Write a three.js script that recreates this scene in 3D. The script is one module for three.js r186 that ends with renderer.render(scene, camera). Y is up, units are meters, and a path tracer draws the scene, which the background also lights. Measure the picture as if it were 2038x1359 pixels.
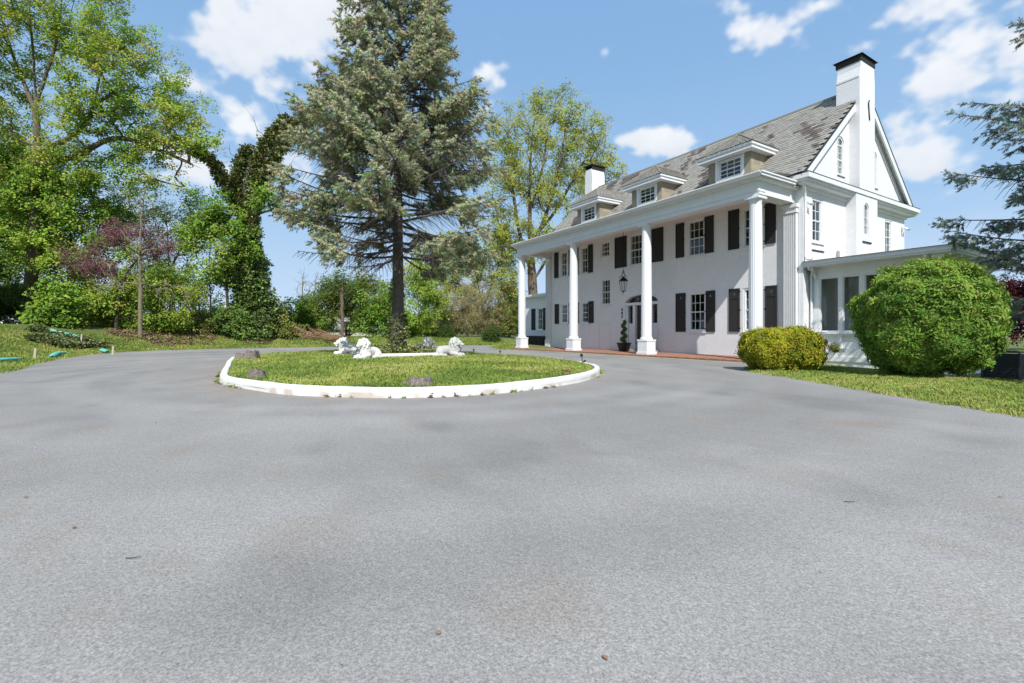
import * as THREE from 'three';
import { mergeGeometries } from 'three/addons/utils/BufferGeometryUtils.js';
import { RoundedBoxGeometry } from 'three/addons/geometries/RoundedBoxGeometry.js';
import { MarchingCubes } from 'three/addons/objects/MarchingCubes.js';
import { FontLoader } from 'three/addons/loaders/FontLoader.js';
import { TextGeometry } from 'three/addons/geometries/TextGeometry.js';

// ------------------------------------------------------------------ camera, sky, sun, exposure
const scene = new THREE.Scene();
const F = 940, HOR = 661, CX = 1019, EYE = 1.08;                       // focal length, horizon and axis in photo pixels; eye height in metres
const camera = new THREE.PerspectiveCamera(2 * Math.atan(679.5 / F) * 180 / Math.PI, 2038 / 1359, 0.05, 2000);
camera.position.set(0, EYE, 0);
camera.lookAt(0, EYE, -10);
camera.setViewOffset(2038, 1359, 0, 18.5, 2038, 1359);                 // the lens is shifted so that uprights stay upright
scene.add(camera);
const renderer = new THREE.WebGLRenderer({ antialias: true });
renderer.toneMapping = THREE.LinearToneMapping;
renderer.toneMappingExposure = 1.28;
renderer.shadowMap.enabled = true;

const V3 = (x, y, z) => new THREE.Vector3(x, y, z);
const at = (px, py, Z) => V3((px - CX) / F * Z, EYE + (HOR - py) / F * Z, -Z);
const TH = 31.7 * Math.PI / 180, sT = Math.sin(TH), cT = Math.cos(TH); // the house is turned by this much
const H0 = V3(-9.35 * sT + 18.6 * cT, 0, -(9.35 * cT + 18.6 * sT));    // the front right corner of its main block
const HROT = -(Math.PI / 2 - TH);
const hw = (X, y, Z) => V3(X, y, Z).applyAxisAngle(V3(0, 1, 0), HROT).add(H0);   // house coordinates to world

function mulberry(a) { return () => { a = (a + 0x6d2b79f5) | 0; let t = Math.imul(a ^ (a >>> 15), 1 | a); t = (t + Math.imul(t ^ (t >>> 7), 61 | t)) ^ t; return ((t ^ (t >>> 14)) >>> 0) / 4294967296; }; }
const clamp = (v, a = 0, b = 1) => Math.max(a, Math.min(b, v));
const sstep = (a, b, v) => { const t = clamp((v - a) / (b - a)); return t * t * (3 - 2 * t); };
const lerp = (a, b, t) => a + (b - a) * t;
function hash3(x, y, z) { let h = Math.imul(x, 374761393) + Math.imul(y, 668265263) + Math.imul(z, 2147483647 - 1274126177); h = Math.imul(h ^ (h >>> 13), 1274126177); h ^= h >>> 16; return (h >>> 0) / 4294967296; }
function noise3(x, y, z) {
  const X = Math.floor(x), Y = Math.floor(y), Z = Math.floor(z); let u = x - X, v = y - Y, w = z - Z;
  u = u * u * (3 - 2 * u); v = v * v * (3 - 2 * v); w = w * w * (3 - 2 * w);
  const c = (a, b, d) => hash3(X + a, Y + b, Z + d);
  return lerp(lerp(lerp(c(0, 0, 0), c(1, 0, 0), u), lerp(c(0, 1, 0), c(1, 1, 0), u), v), lerp(lerp(c(0, 0, 1), c(1, 0, 1), u), lerp(c(0, 1, 1), c(1, 1, 1), u), v), w);
}
function fbm(x, y, z, o = 4) { let s = 0, a = 0.5, t = 0; for (let i = 0; i < o; i++) { s += a * noise3(x, y, z); t += a; a *= 0.5; x = x * 2.03 + 17.1; y = y * 2.03 + 5.3; z = z * 2.03 + 9.7; } return s / t; }

// sky: clear spring blue with scattered fair-weather cumulus all round
const SUN = V3(0.242, 2.44, 2.295).normalize();
{
  const W = 2048, Hh = 1024, data = new Float32Array(W * Hh * 4);
  const dirPx = (px, py) => V3((px - CX) / F, (HOR - py) / F, -1).normalize();
  const blobs = [];
  for (const [px, py, r, k, flat] of [[470, 40, .16, .85, 1.7], [560, 130, .13, 1, 1.8], [420, 100, .07, .6, 2.2], [640, 20, .1, .8, 1.5], [500, 300, .14, .8, 2.4], [330, 340, .14, .8, 2.4], [700, 15, .1, .9, 1.6], [390, 180, .06, .6, 2.4], [590, 200, .06, .8, 2], [930, 150, .06, .9, 1.1], [965, 180, .04, .7, 1],
    [1290, 285, .075, 1.4, 1.9], [1250, 270, .04, 1, 1.6], [1340, 290, .05, 1, 1.8], [1200, 105, .02, .6, 2.2], [970, 50, .03, .5, 2.4],
    [1640, 20, .09, .7, 2.4], [1500, 95, .05, .8, 1.6], [1520, 50, .045, .6, 2], [1960, 150, .11, .9, 2.0], [1840, 180, .07, 1.15, 1.7], [1780, 15, .1, .55, 2.6], [2010, 60, .1, .75, 1.8], [1900, 60, .06, .5, 2], [1840, 290, .075, 1, 1.5], [1830, 330, .05, .9, 1.7], [1710, 95, .022, 1, 1.2], [1640, 140, .025, .6, 2.2], [1850, 378, .04, .6, 2.6], [1460, 8, .05, .5, 2.5], [2020, 210, .08, .6, 2]])
    blobs.push([dirPx(px, py), r, k, flat]);
  const rc = mulberry(77);
  for (let i = 0; i < 70; i++) {                                        // the same kind of clouds on the rest of the sky
    const az = rc() * 6.283, el = 0.12 + rc() * 0.9, d = V3(Math.cos(az) * Math.cos(el), Math.sin(el), Math.sin(az) * Math.cos(el));
    if (d.z < -0.5 && Math.abs(d.x / d.z) < 1.25 && d.y / -d.z < 0.85) { rc(); rc(); continue; }
    blobs.push([d, 0.05 + rc() * 0.13, 0.6 + rc() * 0.7, 1.7]);
  }
  const lut = [[0, .50, .62, .76], [.08, .42, .56, .74], [.25, .29, .46, .68], [.5, .205, .365, .605], [.9, .15, .30, .55], [1.6, .12, .26, .50]];
  const sp = V3();
  for (let j = 0; j < Hh; j++) {
    const el = ((j + 0.5) / Hh - 0.5) * Math.PI, cy = Math.cos(el), dy = Math.sin(el);
    const near = [];
    for (const b of blobs) if (Math.abs(Math.asin(b[0].y) - el) < b[1] * 2.2) near.push(b);
    const e = Math.max(el, 0); let k = 0; while (k < lut.length - 2 && e > lut[k + 1][0]) k++;
    const tt = clamp((e - lut[k][0]) / (lut[k + 1][0] - lut[k][0]));
    const base = [1, 2, 3].map((c) => lerp(lut[k][c], lut[k + 1][c], tt));
    for (let i = 0; i < W; i++) {
      const az = ((i + 0.5) / W - 0.5) * 2 * Math.PI, dx = Math.cos(az) * cy, dz = Math.sin(az) * cy;
      let m = 0, low = 0;
      for (const [d, r, kk, flat] of near) {
        const de = (dy - d.y) / r * (dy < d.y ? flat * 1.35 : flat), hx = (dx - d.x) / r, hz = (dz - d.z) / r;
        const q = hx * hx + hz * hz + de * de;
        if (q < 5) { const g = kk * Math.exp(-q * 1.1); m += g; low += g * clamp(0.5 - de * 0.4); }
      }
      let c = 0, tone = 0;
      if (m > 0.02) {
        const n = fbm(dx * 9, dy * 17, dz * 9, 6), n2 = fbm(dx * 26 + 4, dy * 40, dz * 26, 4);
        const n3 = fbm(dx * 70 + 9, dy * 90, dz * 70, 3); c = sstep(0.48, 1.12, m * 0.62 + (n - 0.5) * 2.7 + (n2 - 0.5) * 1.5 + (n3 - 0.5) * 0.5); tone = (n2 - 0.5) * 0.5 + (n3 - 0.5) * 0.25;
        c *= sstep(0.02, 0.3, m);
      }
      const veil = 0.22 * sstep(0.5, 0.72, fbm(dx * 2.6 + 31, dy * 7, dz * 2.6, 5)) * sstep(0.02, 0.15, el);
      c = clamp(c * 0.94 + veil);
      const und = m > 0.02 ? clamp(low / m * 1.25 - 0.3 - tone) * sstep(0.45, 1.0, c) : 0;
      const cl = [lerp(.74, .55, und), lerp(.76, .59, und), lerp(.79, .66, und)];
      const o = (j * W + i) * 4;
      for (let q = 0; q < 3; q++) data[o + q] = el < -0.02 ? [.22, .25, .2][q] : lerp(base[q], cl[q], c);
      data[o + 3] = 1;
    }
  }
  const sky = new THREE.DataTexture(data, W, Hh, THREE.RGBAFormat, THREE.FloatType);
  sky.mapping = THREE.EquirectangularReflectionMapping; sky.magFilter = THREE.LinearFilter; sky.minFilter = THREE.LinearFilter; sky.needsUpdate = true;
  scene.background = sky; scene.environment = sky;
}
const sun = new THREE.DirectionalLight(new THREE.Color(1, 0.965, 0.92), 4.3);
sun.position.copy(SUN).multiplyScalar(90).add(V3(0, 0, -20)); sun.target.position.set(0, 0, -20);
sun.castShadow = true; sun.shadow.mapSize.set(4096, 4096); sun.shadow.radius = 1;
Object.assign(sun.shadow.camera, { left: -50, right: 50, top: 50, bottom: -50, near: 1, far: 220 });
scene.add(sun, sun.target);

// ------------------------------------------------------------------ helpers
const taken = new Map();
function numbered(n) { const k = taken.get(n) || 0; taken.set(n, k + 1); return k ? n + '_' + String(k).padStart(3, '0') : n; }
function tag(o, label, category, group, kind) { o.userData.label = label; if (category) o.userData.category = category; if (group) o.userData.group = group; if (kind) o.userData.kind = kind; return o; }
function thing(name, label, category, pos = V3(0, 0, 0), turn = 0, group) { const g = new THREE.Group(); g.name = numbered(name); g.position.copy(pos); g.rotation.y = turn; scene.add(g); return tag(g, label, category, group); }
function shade(o) { o.castShadow = true; o.receiveShadow = true; return o; }
function clean(g) { const n = g.index ? g.toNonIndexed() : g.clone(); for (const k of Object.keys(n.attributes)) if (!['position', 'normal', 'uv', 'color'].includes(k)) n.deleteAttribute(k); if (!n.attributes.uv) n.setAttribute('uv', new THREE.BufferAttribute(new Float32Array(n.attributes.position.count * 2), 2)); return n; }
function merge(list) { return list.length === 1 ? clean(list[0]) : mergeGeometries(list.map(clean)); }
function metric(g) {                                                    // uv in metres, projected along each face's own axis
  g = clean(g); const p = g.attributes.position, n = g.attributes.normal, u = g.attributes.uv;
  for (let i = 0; i < p.count; i++) {
    const ax = Math.abs(n.getX(i)), ay = Math.abs(n.getY(i)), az = Math.abs(n.getZ(i));
    if (ay > ax && ay > az) u.setXY(i, p.getX(i), p.getZ(i)); else if (ax > az) u.setXY(i, p.getZ(i), p.getY(i)); else u.setXY(i, p.getX(i), p.getY(i));
  }
  return g;
}
function part(name, geos, mat, parent, label) { const m = shade(new THREE.Mesh(metric(merge(Array.isArray(geos) ? geos : [geos])), mat)); m.name = name; parent.add(m); if (label) m.userData.label = label; return m; }
function bx(x0, x1, y0, y1, z0, z1) { const g = new THREE.BoxGeometry(Math.abs(x1 - x0), Math.abs(y1 - y0), Math.abs(z1 - z0)); g.translate((x0 + x1) / 2, (y0 + y1) / 2, (z0 + z1) / 2); return g; }
function rbx(x0, x1, y0, y1, z0, z1, r = 0.012) { const g = new RoundedBoxGeometry(x1 - x0, y1 - y0, z1 - z0, 1, r); g.translate((x0 + x1) / 2, (y0 + y1) / 2, (z0 + z1) / 2); return g; }
function prism(pts, depth, bevel = 0) { const s = new THREE.Shape(pts.map((p) => new THREE.Vector2(p[0], p[1]))); return new THREE.ExtrudeGeometry(s, { depth, bevelEnabled: bevel > 0, bevelSize: bevel, bevelThickness: bevel, bevelSegments: 1, curveSegments: 10 }); }
function quadGeo(list) {                                                // list of [a,b,c,d] corners, each pushed as two triangles
  const pos = []; for (const [a, b, c, d] of list) { for (const v of [a, b, c]) pos.push(v.x, v.y, v.z); if (d) for (const v of [a, c, d]) pos.push(v.x, v.y, v.z); }
  const g = new THREE.BufferGeometry(); g.setAttribute('position', new THREE.Float32BufferAttribute(pos, 3)); g.computeVertexNormals(); return clean(g);
}
function pipe(pts, r, sides = 7) { return new THREE.TubeGeometry(new THREE.CatmullRomCurve3(pts, false, 'centripetal'), Math.max(4, pts.length * 5), r, sides); }
function colorOf(hex) { return new THREE.Color(hex); }

// canvas-free procedural maps (size in texels; fn gives 0..1 grey or [r,g,b] sRGB)
function tex(n, fn, srgb, rep) {
  const d = new Uint8Array(n * n * 4);
  for (let j = 0; j < n; j++) for (let i = 0; i < n; i++) { const v = fn(i, j); const o = (j * n + i) * 4; if (Array.isArray(v)) { d[o] = clamp(v[0]) * 255; d[o + 1] = clamp(v[1]) * 255; d[o + 2] = clamp(v[2]) * 255; } else d[o] = d[o + 1] = d[o + 2] = clamp(v) * 255; d[o + 3] = 255; }
  const t = new THREE.DataTexture(d, n, n); t.wrapS = t.wrapT = THREE.RepeatWrapping; t.magFilter = THREE.LinearFilter; t.minFilter = THREE.LinearMipmapLinearFilter; t.generateMipmaps = true;
  if (srgb) t.colorSpace = THREE.SRGBColorSpace; if (rep) t.repeat.set(rep, rep); t.needsUpdate = true; return t;
}
function tileNoise(n, cell, seed) {                                     // value noise that wraps
  const m = Math.round(n / cell);
  return (i, j) => { const x = i / cell, y = j / cell, X = Math.floor(x), Y = Math.floor(y); let u = x - X, v = y - Y; u = u * u * (3 - 2 * u); v = v * v * (3 - 2 * v); const c = (a, b) => hash3(((X + a) % m + m) % m, ((Y + b) % m + m) % m, seed); return lerp(lerp(c(0, 0), c(1, 0), u), lerp(c(0, 1), c(1, 1), u), v); };
}
const nA = tileNoise(512, 4, 1), nB = tileNoise(512, 16, 2), nC = tileNoise(512, 64, 3), nD = tileNoise(512, 2, 4);
const T = {
  stucco: tex(512, (i, j) => 0.2 * nD(i, j) + 0.35 * nA(i, j) + 0.3 * nB(i, j) + 0.15 * nC(i, j), false, 0.9),
  paint: tex(512, (i, j) => { const v = 0.95 + 0.02 * nC(i, j) + 0.03 * nB(i, j) - (nB(i + 200, j) > 0.93 ? 0.03 : 0); return [v, v, v * 0.995]; }, true, 0.6),
  grain: tex(512, (i, j) => 0.5 * nA(i, j) + 0.5 * nB(i, j), false, 2),
  bark: tex(512, (i, j) => { const w = nB(i * 2, j * 0.5 | 0) * 0.6 + nA(i, (j * 0.25) | 0) * 0.4; return 0.45 + 0.55 * w; }, true, 1.5),
};
{ // asphalt: stone speckle
  const n = 2048, a1 = tileNoise(n, 4, 11), a2 = tileNoise(n, 8, 12), a3 = tileNoise(n, 32, 13), a0 = tileNoise(n, 2, 14);
  T.asphalt = tex(n, (i, j) => { const s = a1(i, j), f = a0(i, j); let v = 0.84 + (s - 0.5) * 0.13 + (f - 0.5) * 0.24 + (a2(i, j) - 0.5) * 0.02; const h = a1(i + 333, j + 91); if (h > 0.93) v += 0.18 * (h - 0.93) / 0.07; if (h < 0.07) v -= 0.3 * (0.07 - h) / 0.07; return [v, v, v * 1.005]; }, true, 0.25);
  T.asphaltBump = tex(1024, (i, j) => { const b = 2 * i, c = 2 * j; return a1(b, c) * 0.6 + a2(b, c) * 0.4; }, false, 0.25);
}
const M = {};
const std = (o) => new THREE.MeshStandardMaterial(o);
M.white = std({ color: 0xe2e3e5, roughness: 0.75, map: T.paint, bumpMap: T.stucco, bumpScale: 0.003 });
M.trim = std({ color: 0xe4e6e8, roughness: 0.5, map: T.paint });
M.shutter = std({ color: 0x2a2827, roughness: 0.85, bumpMap: T.grain, bumpScale: 0.001 });
M.iron = std({ color: 0x151515, roughness: 0.5, metalness: 0.4 });
M.glass = new THREE.MeshPhysicalMaterial({ color: 0xf4f8f6, roughness: 0.0, transmission: 1, thickness: 0, ior: 1.6, side: THREE.DoubleSide });
M.dark = std({ color: 0x35322f, roughness: 0.95 });
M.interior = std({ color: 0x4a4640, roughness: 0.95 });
M.brick = std({ color: 0xffffff, roughness: 0.85, bumpMap: T.grain, bumpScale: 0.002 });
M.concrete = std({ color: 0xa5a29b, roughness: 0.95, bumpMap: T.stucco, bumpScale: 0.004, map: T.paint });
M.shingle = std({ color: 0x9d937f, roughness: 0.95, bumpMap: T.grain, bumpScale: 0.003 });
M.shingleB = std({ color: 0x8f8776, roughness: 0.95, bumpMap: T.grain, bumpScale: 0.003 });
M.flash = std({ color: 0x2f3236, roughness: 0.6 });
M.cap = std({ color: 0x2c2826, roughness: 0.7, metalness: 0.2 });
M.bark = std({ color: 0x9a8876, roughness: 0.95, map: T.bark, bumpMap: T.bark, bumpScale: 0.02 });
M.barkDark = std({ color: 0x6b5d50, roughness: 0.95, map: T.bark, bumpMap: T.bark, bumpScale: 0.03 });
M.barkGrey = std({ color: 0x968a80, roughness: 0.95, map: T.bark, bumpMap: T.bark, bumpScale: 0.03 });
M.barkPale = std({ color: 0xb5a58f, roughness: 0.95, map: T.bark, bumpMap: T.bark, bumpScale: 0.015 });
M.barkRed = std({ color: 0x8d5a40, roughness: 0.95, map: T.bark, bumpMap: T.bark, bumpScale: 0.015 });
M.leaf = new THREE.MeshPhysicalMaterial({ color: 0xffffff, roughness: 0.9, transmission: 0.3, thickness: 0, side: THREE.DoubleSide, specularIntensity: 0.15 });
M.needle = std({ color: 0xffffff, roughness: 0.8, side: THREE.DoubleSide });
M.grass = std({ color: 0xffffff, roughness: 0.85, side: THREE.DoubleSide });
M.ivy = std({ color: 0xffffff, roughness: 0.45, side: THREE.DoubleSide });
M.stone = std({ color: 0xe4e2dd, roughness: 0.85, bumpMap: T.stucco, bumpScale: 0.006, map: T.paint });
M.wood = std({ color: 0xa3968a, roughness: 0.95, map: T.bark, bumpMap: T.bark, bumpScale: 0.02 });
M.stake = std({ color: 0xb5aa98, roughness: 0.9 });
M.teal = std({ color: 0x6fbfae, roughness: 0.7, bumpMap: T.grain, bumpScale: 0.01 });

// ------------------------------------------------------------------ ground, drive, island
const DRIVE = [[-10, -14], [-10.2, 0], [-11.4, 7], [-13.6, 12.5], [-16.6, 16.5], [-19.2, 20.5], [-20.9, 24.5], [-21, 27.5], [-19.6, 30.2], [-16.4, 33], [-12.2, 35.2], [-7, 37.4], [-2.4, 39], [2, 41], [4.5, 42],
  ...[[-20.6, 1.6], [-17, 3.2], [-9, 3.2], [-1.2, 3.2], [0.3, 3.4]].map(([X, Z]) => { const p = hw(X, 0, Z); return [p.x, -p.z]; }), [6.75, 13.4], [6.62, 10], [6.5, 6], [6.4, 0], [6.4, -14]];
function polyDist(P, x, z) {                                            // signed distance, negative inside
  let d = 1e9, ins = false;
  for (let i = 0, j = P.length - 1; i < P.length; j = i++) {
    const [ax, az] = P[i], [bx_, bz] = P[j], ex = bx_ - ax, ez = bz - az, wx = x - ax, wz = z - az, t = clamp((wx * ex + wz * ez) / (ex * ex + ez * ez + 1e-12));
    const qx = wx - ex * t, qz = wz - ez * t; d = Math.min(d, qx * qx + qz * qz);
    if ((az > z) !== (bz > z) && x < (bx_ - ax) * (z - az) / (bz - az) + ax) ins = !ins;
  }
  return (ins ? -1 : 1) * Math.sqrt(d);
}
const driveSpline = (() => { const c = new THREE.CatmullRomCurve3(DRIVE.map(([x, z]) => V3(x, 0, z)), true, 'centripetal'); return c.getPoints(150).slice(0, 150).map((p) => [p.x, p.z]); })();
function driveD(x, z) { return polyDist(driveSpline, x, z); }           // z counted forward
function groundFrom(d, x, z) {
  const e = d + (fbm(x * 2.1, z * 2.1, 3, 3) - 0.5) * 0.3;
  if (e < 0) return Math.max(-0.1, e * 0.35);
  let h = Math.min(0.045, e * 0.12);
  const left = sstep(4, -2, x) * sstep(5, 12, z);
  h += left * (0.6 * sstep(0.4, 4.2, d) + 0.95 * sstep(-13, -22, x) * sstep(1.5, 9, d) * sstep(45, 30, z));
  h -= 0.42 * sstep(9.2, 13.5, x) * sstep(5, 9, z) * sstep(24, 17, z);
  h += (fbm(x * 0.5, z * 0.5, 8, 3) - 0.5) * 0.1 * sstep(0.5, 3, d);
  return h;
}
const groundY = (x, z) => Math.max(0, 0) + groundFrom(driveD(x, z), x, z);
{
  const axis = (a, b, s, lo, hi) => { const r = []; let v = lo; const out = []; for (let g = 320; g > 0; ) { out.push(g); g = g > 12 ? g * 0.62 : 0; } for (const g of out) r.push(a - g); for (v = a; v <= b + 1e-6; v += s) r.push(v); for (const g of out.reverse()) r.push(b + g); return r; };
  const xs = axis(-30, 17, 0.25), zs = axis(-12, 47, 0.25), nx = xs.length, nz = zs.length;
  const pos = new Float32Array(nx * nz * 3), col = new Float32Array(nx * nz * 3), uv = new Float32Array(nx * nz * 2), idx = [];
  for (let j = 0; j < nz; j++) for (let i = 0; i < nx; i++) {
    const x = xs[i], z = zs[j], k = j * nx + i, d = driveD(x, z);
    pos.set([x, groundFrom(d, x, z), -z], k * 3); uv.set([x, z], k * 2);
    const n = fbm(x * 0.9, z * 0.9, 1, 4), m = fbm(x * 4, z * 4, 2, 3), dry = sstep(0.5, 0.75, n * 0.6 + m * 0.4), soil = sstep(0.35, 0.0, d + (m - 0.5) * 0.6);
    const c = [lerp(lerp(.13, .25, dry), .24, soil), lerp(lerp(.17, .23, dry), .18, soil), lerp(lerp(.035, .08, dry), .11, soil)], b = 0.8 + 0.45 * m;
    col.set([c[0] * b, c[1] * b, c[2] * b], k * 3);
    if (i < nx - 1 && j < nz - 1) idx.push(k, k + 1, k + nx, k + 1, k + nx + 1, k + nx);
  }
  const g = new THREE.BufferGeometry(); g.setAttribute('position', new THREE.BufferAttribute(pos, 3)); g.setAttribute('color', new THREE.BufferAttribute(col, 3)); g.setAttribute('uv', new THREE.BufferAttribute(uv, 2)); g.setIndex(idx); g.computeVertexNormals();
  const m = shade(new THREE.Mesh(g, std({ vertexColors: true, roughness: 0.97, map: T.paint, bumpMap: T.grain, bumpScale: 0.02, side: THREE.DoubleSide })));
  m.name = 'ground'; tag(m, 'grassy ground around the drive and under the trees', 'ground', null, 'structure'); scene.add(m);
}
const ISL = [[-6.80, 11.03], [-6.05, 9.85], [-4.91, 8.87], [-3.82, 8.12], [-2.70, 7.83], [-1.70, 7.75], [-.76, 8.02], [-.09, 8.42], [1.11, 9.68], [1.64, 10.5], [2.2, 11.9], [2.38, 13.6], [1.75, 16.2], [-.3, 19.4], [-3.9, 22.2], [-8, 22.8], [-10.6, 20.8], [-10.5, 18.0], [-9.55, 15.9], [-8.2, 13.5]];
const islCurve = new THREE.CatmullRomCurve3(ISL.map(([x, z]) => V3(x, 0, z)), true, 'centripetal');
const islPoly = islCurve.getSpacedPoints(200).slice(0, 200).map((p) => [p.x, p.z]);
const islD = (x, z) => polyDist(islPoly, x, z);
function islandY(x, z, d = islD(x, z)) { return 0.125 + 0.14 * sstep(0, -3.2, d) + (fbm(x * 1.3, z * 1.3, 4, 3) - 0.5) * 0.05; }
{ // drive
  const x0 = -24, x1 = 12, z0 = -12, z1 = 44, s = 0.2, nx = Math.round((x1 - x0) / s) + 1, nz = Math.round((z1 - z0) / s) + 1;
  const pos = new Float32Array(nx * nz * 3), col = new Float32Array(nx * nz * 3), uv = new Float32Array(nx * nz * 2), idx = [];
  for (let j = 0; j < nz; j++) for (let i = 0; i < nx; i++) {
    const x = x0 + i * s, z = z0 + j * s, k = j * nx + i;
    pos.set([x, 0.006 * (fbm(x * 0.8, z * 0.8, 5, 3) - 0.5), -z], k * 3); uv.set([x, z], k * 2);
    let b = 1 + 0.26 * (fbm(x * 0.45, z * 0.3, 21, 4) - 0.5) + 0.16 * (fbm(x * 2.2, z * 1.1, 6, 3) - 0.5);
    const ang = x * 0.8 + z * 0.55; b += 0.16 * (fbm(ang * 1.6, (z - x) * 0.12, 40, 3) - 0.5);    // old wheel sweeps
    { const rr = Math.hypot(x + 3.2, z - 14), aa = Math.atan2(x + 3.2, z - 14); b += 0.34 * (fbm(rr * 1.9, aa * 1.1 + 5, 50, 3) - 0.5) * sstep(40, 20, rr); b -= 0.10 * sstep(0.60, 0.68, fbm(rr * 0.9 + 3, aa * 2.2, 61, 4)); }
    b -= 0.12 * sstep(0.64, 0.74, fbm(x * 1.1 + 60, z * 0.7, 9, 4));
    const d = islD(x, z); let dirt = sstep(0.66, 0.78, fbm(x * 1.7 + 9, z * 1.7, 13, 4)) * 0.35;
    dirt = Math.max(dirt, sstep(1.5, 0.1, d + fbm(x * 3, z * 3, 7, 3) * 1.4 - 0.2) * (x < -4 ? 0.9 : 0.5));
    dirt = Math.max(dirt, 0.75 * sstep(0.5, 0.1, Math.hypot((x - 4.0) * 0.7, (z - 5.55) * 1.6) + (fbm(x * 5, z * 5, 3, 3) - 0.5) * 0.5));
    const dd = Math.hypot(x + 1.1, z - 2.55) ; dirt = Math.max(dirt, 0.3 * sstep(0.35, 0.1, dd + (fbm(x * 6, z * 6, 3, 2) - 0.5) * 0.3));
    const base = 0.385 * b; col.set([lerp(base, 0.36, dirt), lerp(base * 0.962, 0.29, dirt), lerp(base * 0.885, 0.23, dirt)], k * 3);
    if (i < nx - 1 && j < nz - 1 && driveD(x + 0.1, z + 0.1) < 0.45) idx.push(k, k + 1, k + nx, k + 1, k + nx + 1, k + nx);
  }
  const g = new THREE.BufferGeometry(); g.setAttribute('position', new THREE.BufferAttribute(pos, 3)); g.setAttribute('color', new THREE.BufferAttribute(col, 3)); g.setAttribute('uv', new THREE.BufferAttribute(uv, 2)); g.setIndex(idx); g.computeVertexNormals();
  const m = shade(new THREE.Mesh(g, std({ vertexColors: true, map: T.asphalt, roughness: 0.9, bumpMap: T.asphaltBump, bumpScale: 0.002, side: THREE.DoubleSide })));
  m.name = 'driveway'; tag(m, 'weathered grey asphalt drive that circles the grass island', 'driveway', null, 'structure'); scene.add(m);
}
{ // island lawn
  const N = 200, R = 34, C = [-4.2, 14.6], pos = [], col = [], uv = [], idx = [];
  for (let r = 0; r <= R; r++) for (let i = 0; i < N; i++) {
    const f = Math.pow(r / R, 0.8), x = lerp(C[0], islPoly[i][0], f), z = lerp(C[1], islPoly[i][1], f);
    pos.push(x, r === R ? 0.06 : islandY(x, z), -z); uv.push(x, z);
    const n = fbm(x * 1.1, z * 1.1, 1, 4), m = fbm(x * 5, z * 5, 2, 3), dry = sstep(0.48, 0.7, n * 0.6 + m * 0.4), b = 0.8 + 0.45 * m;
    col.push(lerp(.15, .30, dry) * b, lerp(.19, .27, dry) * b, lerp(.04, .11, dry) * b);
    if (r < R) { const k = r * N + i, q = r * N + (i + 1) % N; idx.push(k, q, k + N, q, q + N, k + N); }
  }
  const g = new THREE.BufferGeometry(); g.setAttribute('position', new THREE.Float32BufferAttribute(pos, 3)); g.setAttribute('color', new THREE.Float32BufferAttribute(col, 3)); g.setAttribute('uv', new THREE.Float32BufferAttribute(uv, 2)); g.setIndex(idx); g.computeVertexNormals();
  const m = shade(new THREE.Mesh(g, std({ vertexColors: true, roughness: 0.97, bumpMap: T.grain, bumpScale: 0.02, side: THREE.DoubleSide })));
  m.name = 'island_ground'; tag(m, 'raised soil of the planted island inside the white kerb', 'ground', null, 'structure'); scene.add(m);
  // kerb: a cast ring with a rounded top, painted white
  const prof = [[0.0, -0.05], [0.001, 0.03], [0.002, 0.08], [0.004, 0.12], [0.012, 0.152], [0.032, 0.168], [0.10, 0.172], [0.138, 0.165], [0.152, 0.145], [0.155, -0.02]];
  const kp = [], ku = [], ki = [], kc = [], L = islPoly.length * 2, pts = islCurve.getSpacedPoints(L);
  for (let i = 0; i < L; i++) {
    const p = pts[i], t = pts[(i + 1) % L].clone().sub(pts[(i + L - 1) % L]).normalize(), nin = [-t.z, t.x];   // inward
    const s = islD(p.x + nin[0] * 0.1, p.z + nin[1] * 0.1) < 0 ? 1 : -1;
    prof.forEach(([o, h], q) => {
      const w = (fbm(p.x * 1.5, p.z * 1.5, q * 0.2, 3) - 0.5), oo = (o + w * 0.02) * s, hh = h > 0 ? h + (fbm(p.x * 0.9, p.z * 0.9, 60, 3) - 0.5) * 0.03 + (noise3(p.x * 9, p.z * 9, q) - 0.5) * 0.006 : h;
      kp.push(p.x + nin[0] * oo, hh, -(p.z + nin[1] * oo)); ku.push(i * 0.12, q * 0.06);
      { const dn = fbm(p.x * 2.6, p.z * 2.6, 30, 4), hit = q < 3 ? sstep(0.52 + q * 0.045, 0.58 + q * 0.045, dn) * 0.65 : q === 4 || q === 5 ? 0.5 * sstep(0.66, 0.7, fbm(p.x * 5, p.z * 5, 44, 3)) : 0; kc.push(lerp(.78, .46, hit), lerp(.77, .36, hit), lerp(.745, .26, hit)); }
      if (q < prof.length - 1) { const a = i * prof.length + q, b = ((i + 1) % L) * prof.length + q; ki.push(a, b, a + 1, b, b + 1, a + 1); }
    });
  }
  const kg = new THREE.BufferGeometry(); kg.setAttribute('position', new THREE.Float32BufferAttribute(kp, 3)); kg.setAttribute('uv', new THREE.Float32BufferAttribute(ku, 2)); kg.setIndex(ki); kg.computeVertexNormals();
  kg.setAttribute('color', new THREE.Float32BufferAttribute(kc, 3));
  const km = shade(new THREE.Mesh(kg, std({ vertexColors: true, color: 0xffffff, roughness: 0.8, map: T.paint, bumpMap: T.stucco, bumpScale: 0.006, side: THREE.DoubleSide })));
  km.name = 'island_kerb'; tag(km, 'low white painted kerb ringing the grass island', 'kerb', null, 'structure'); scene.add(km);
}

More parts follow.
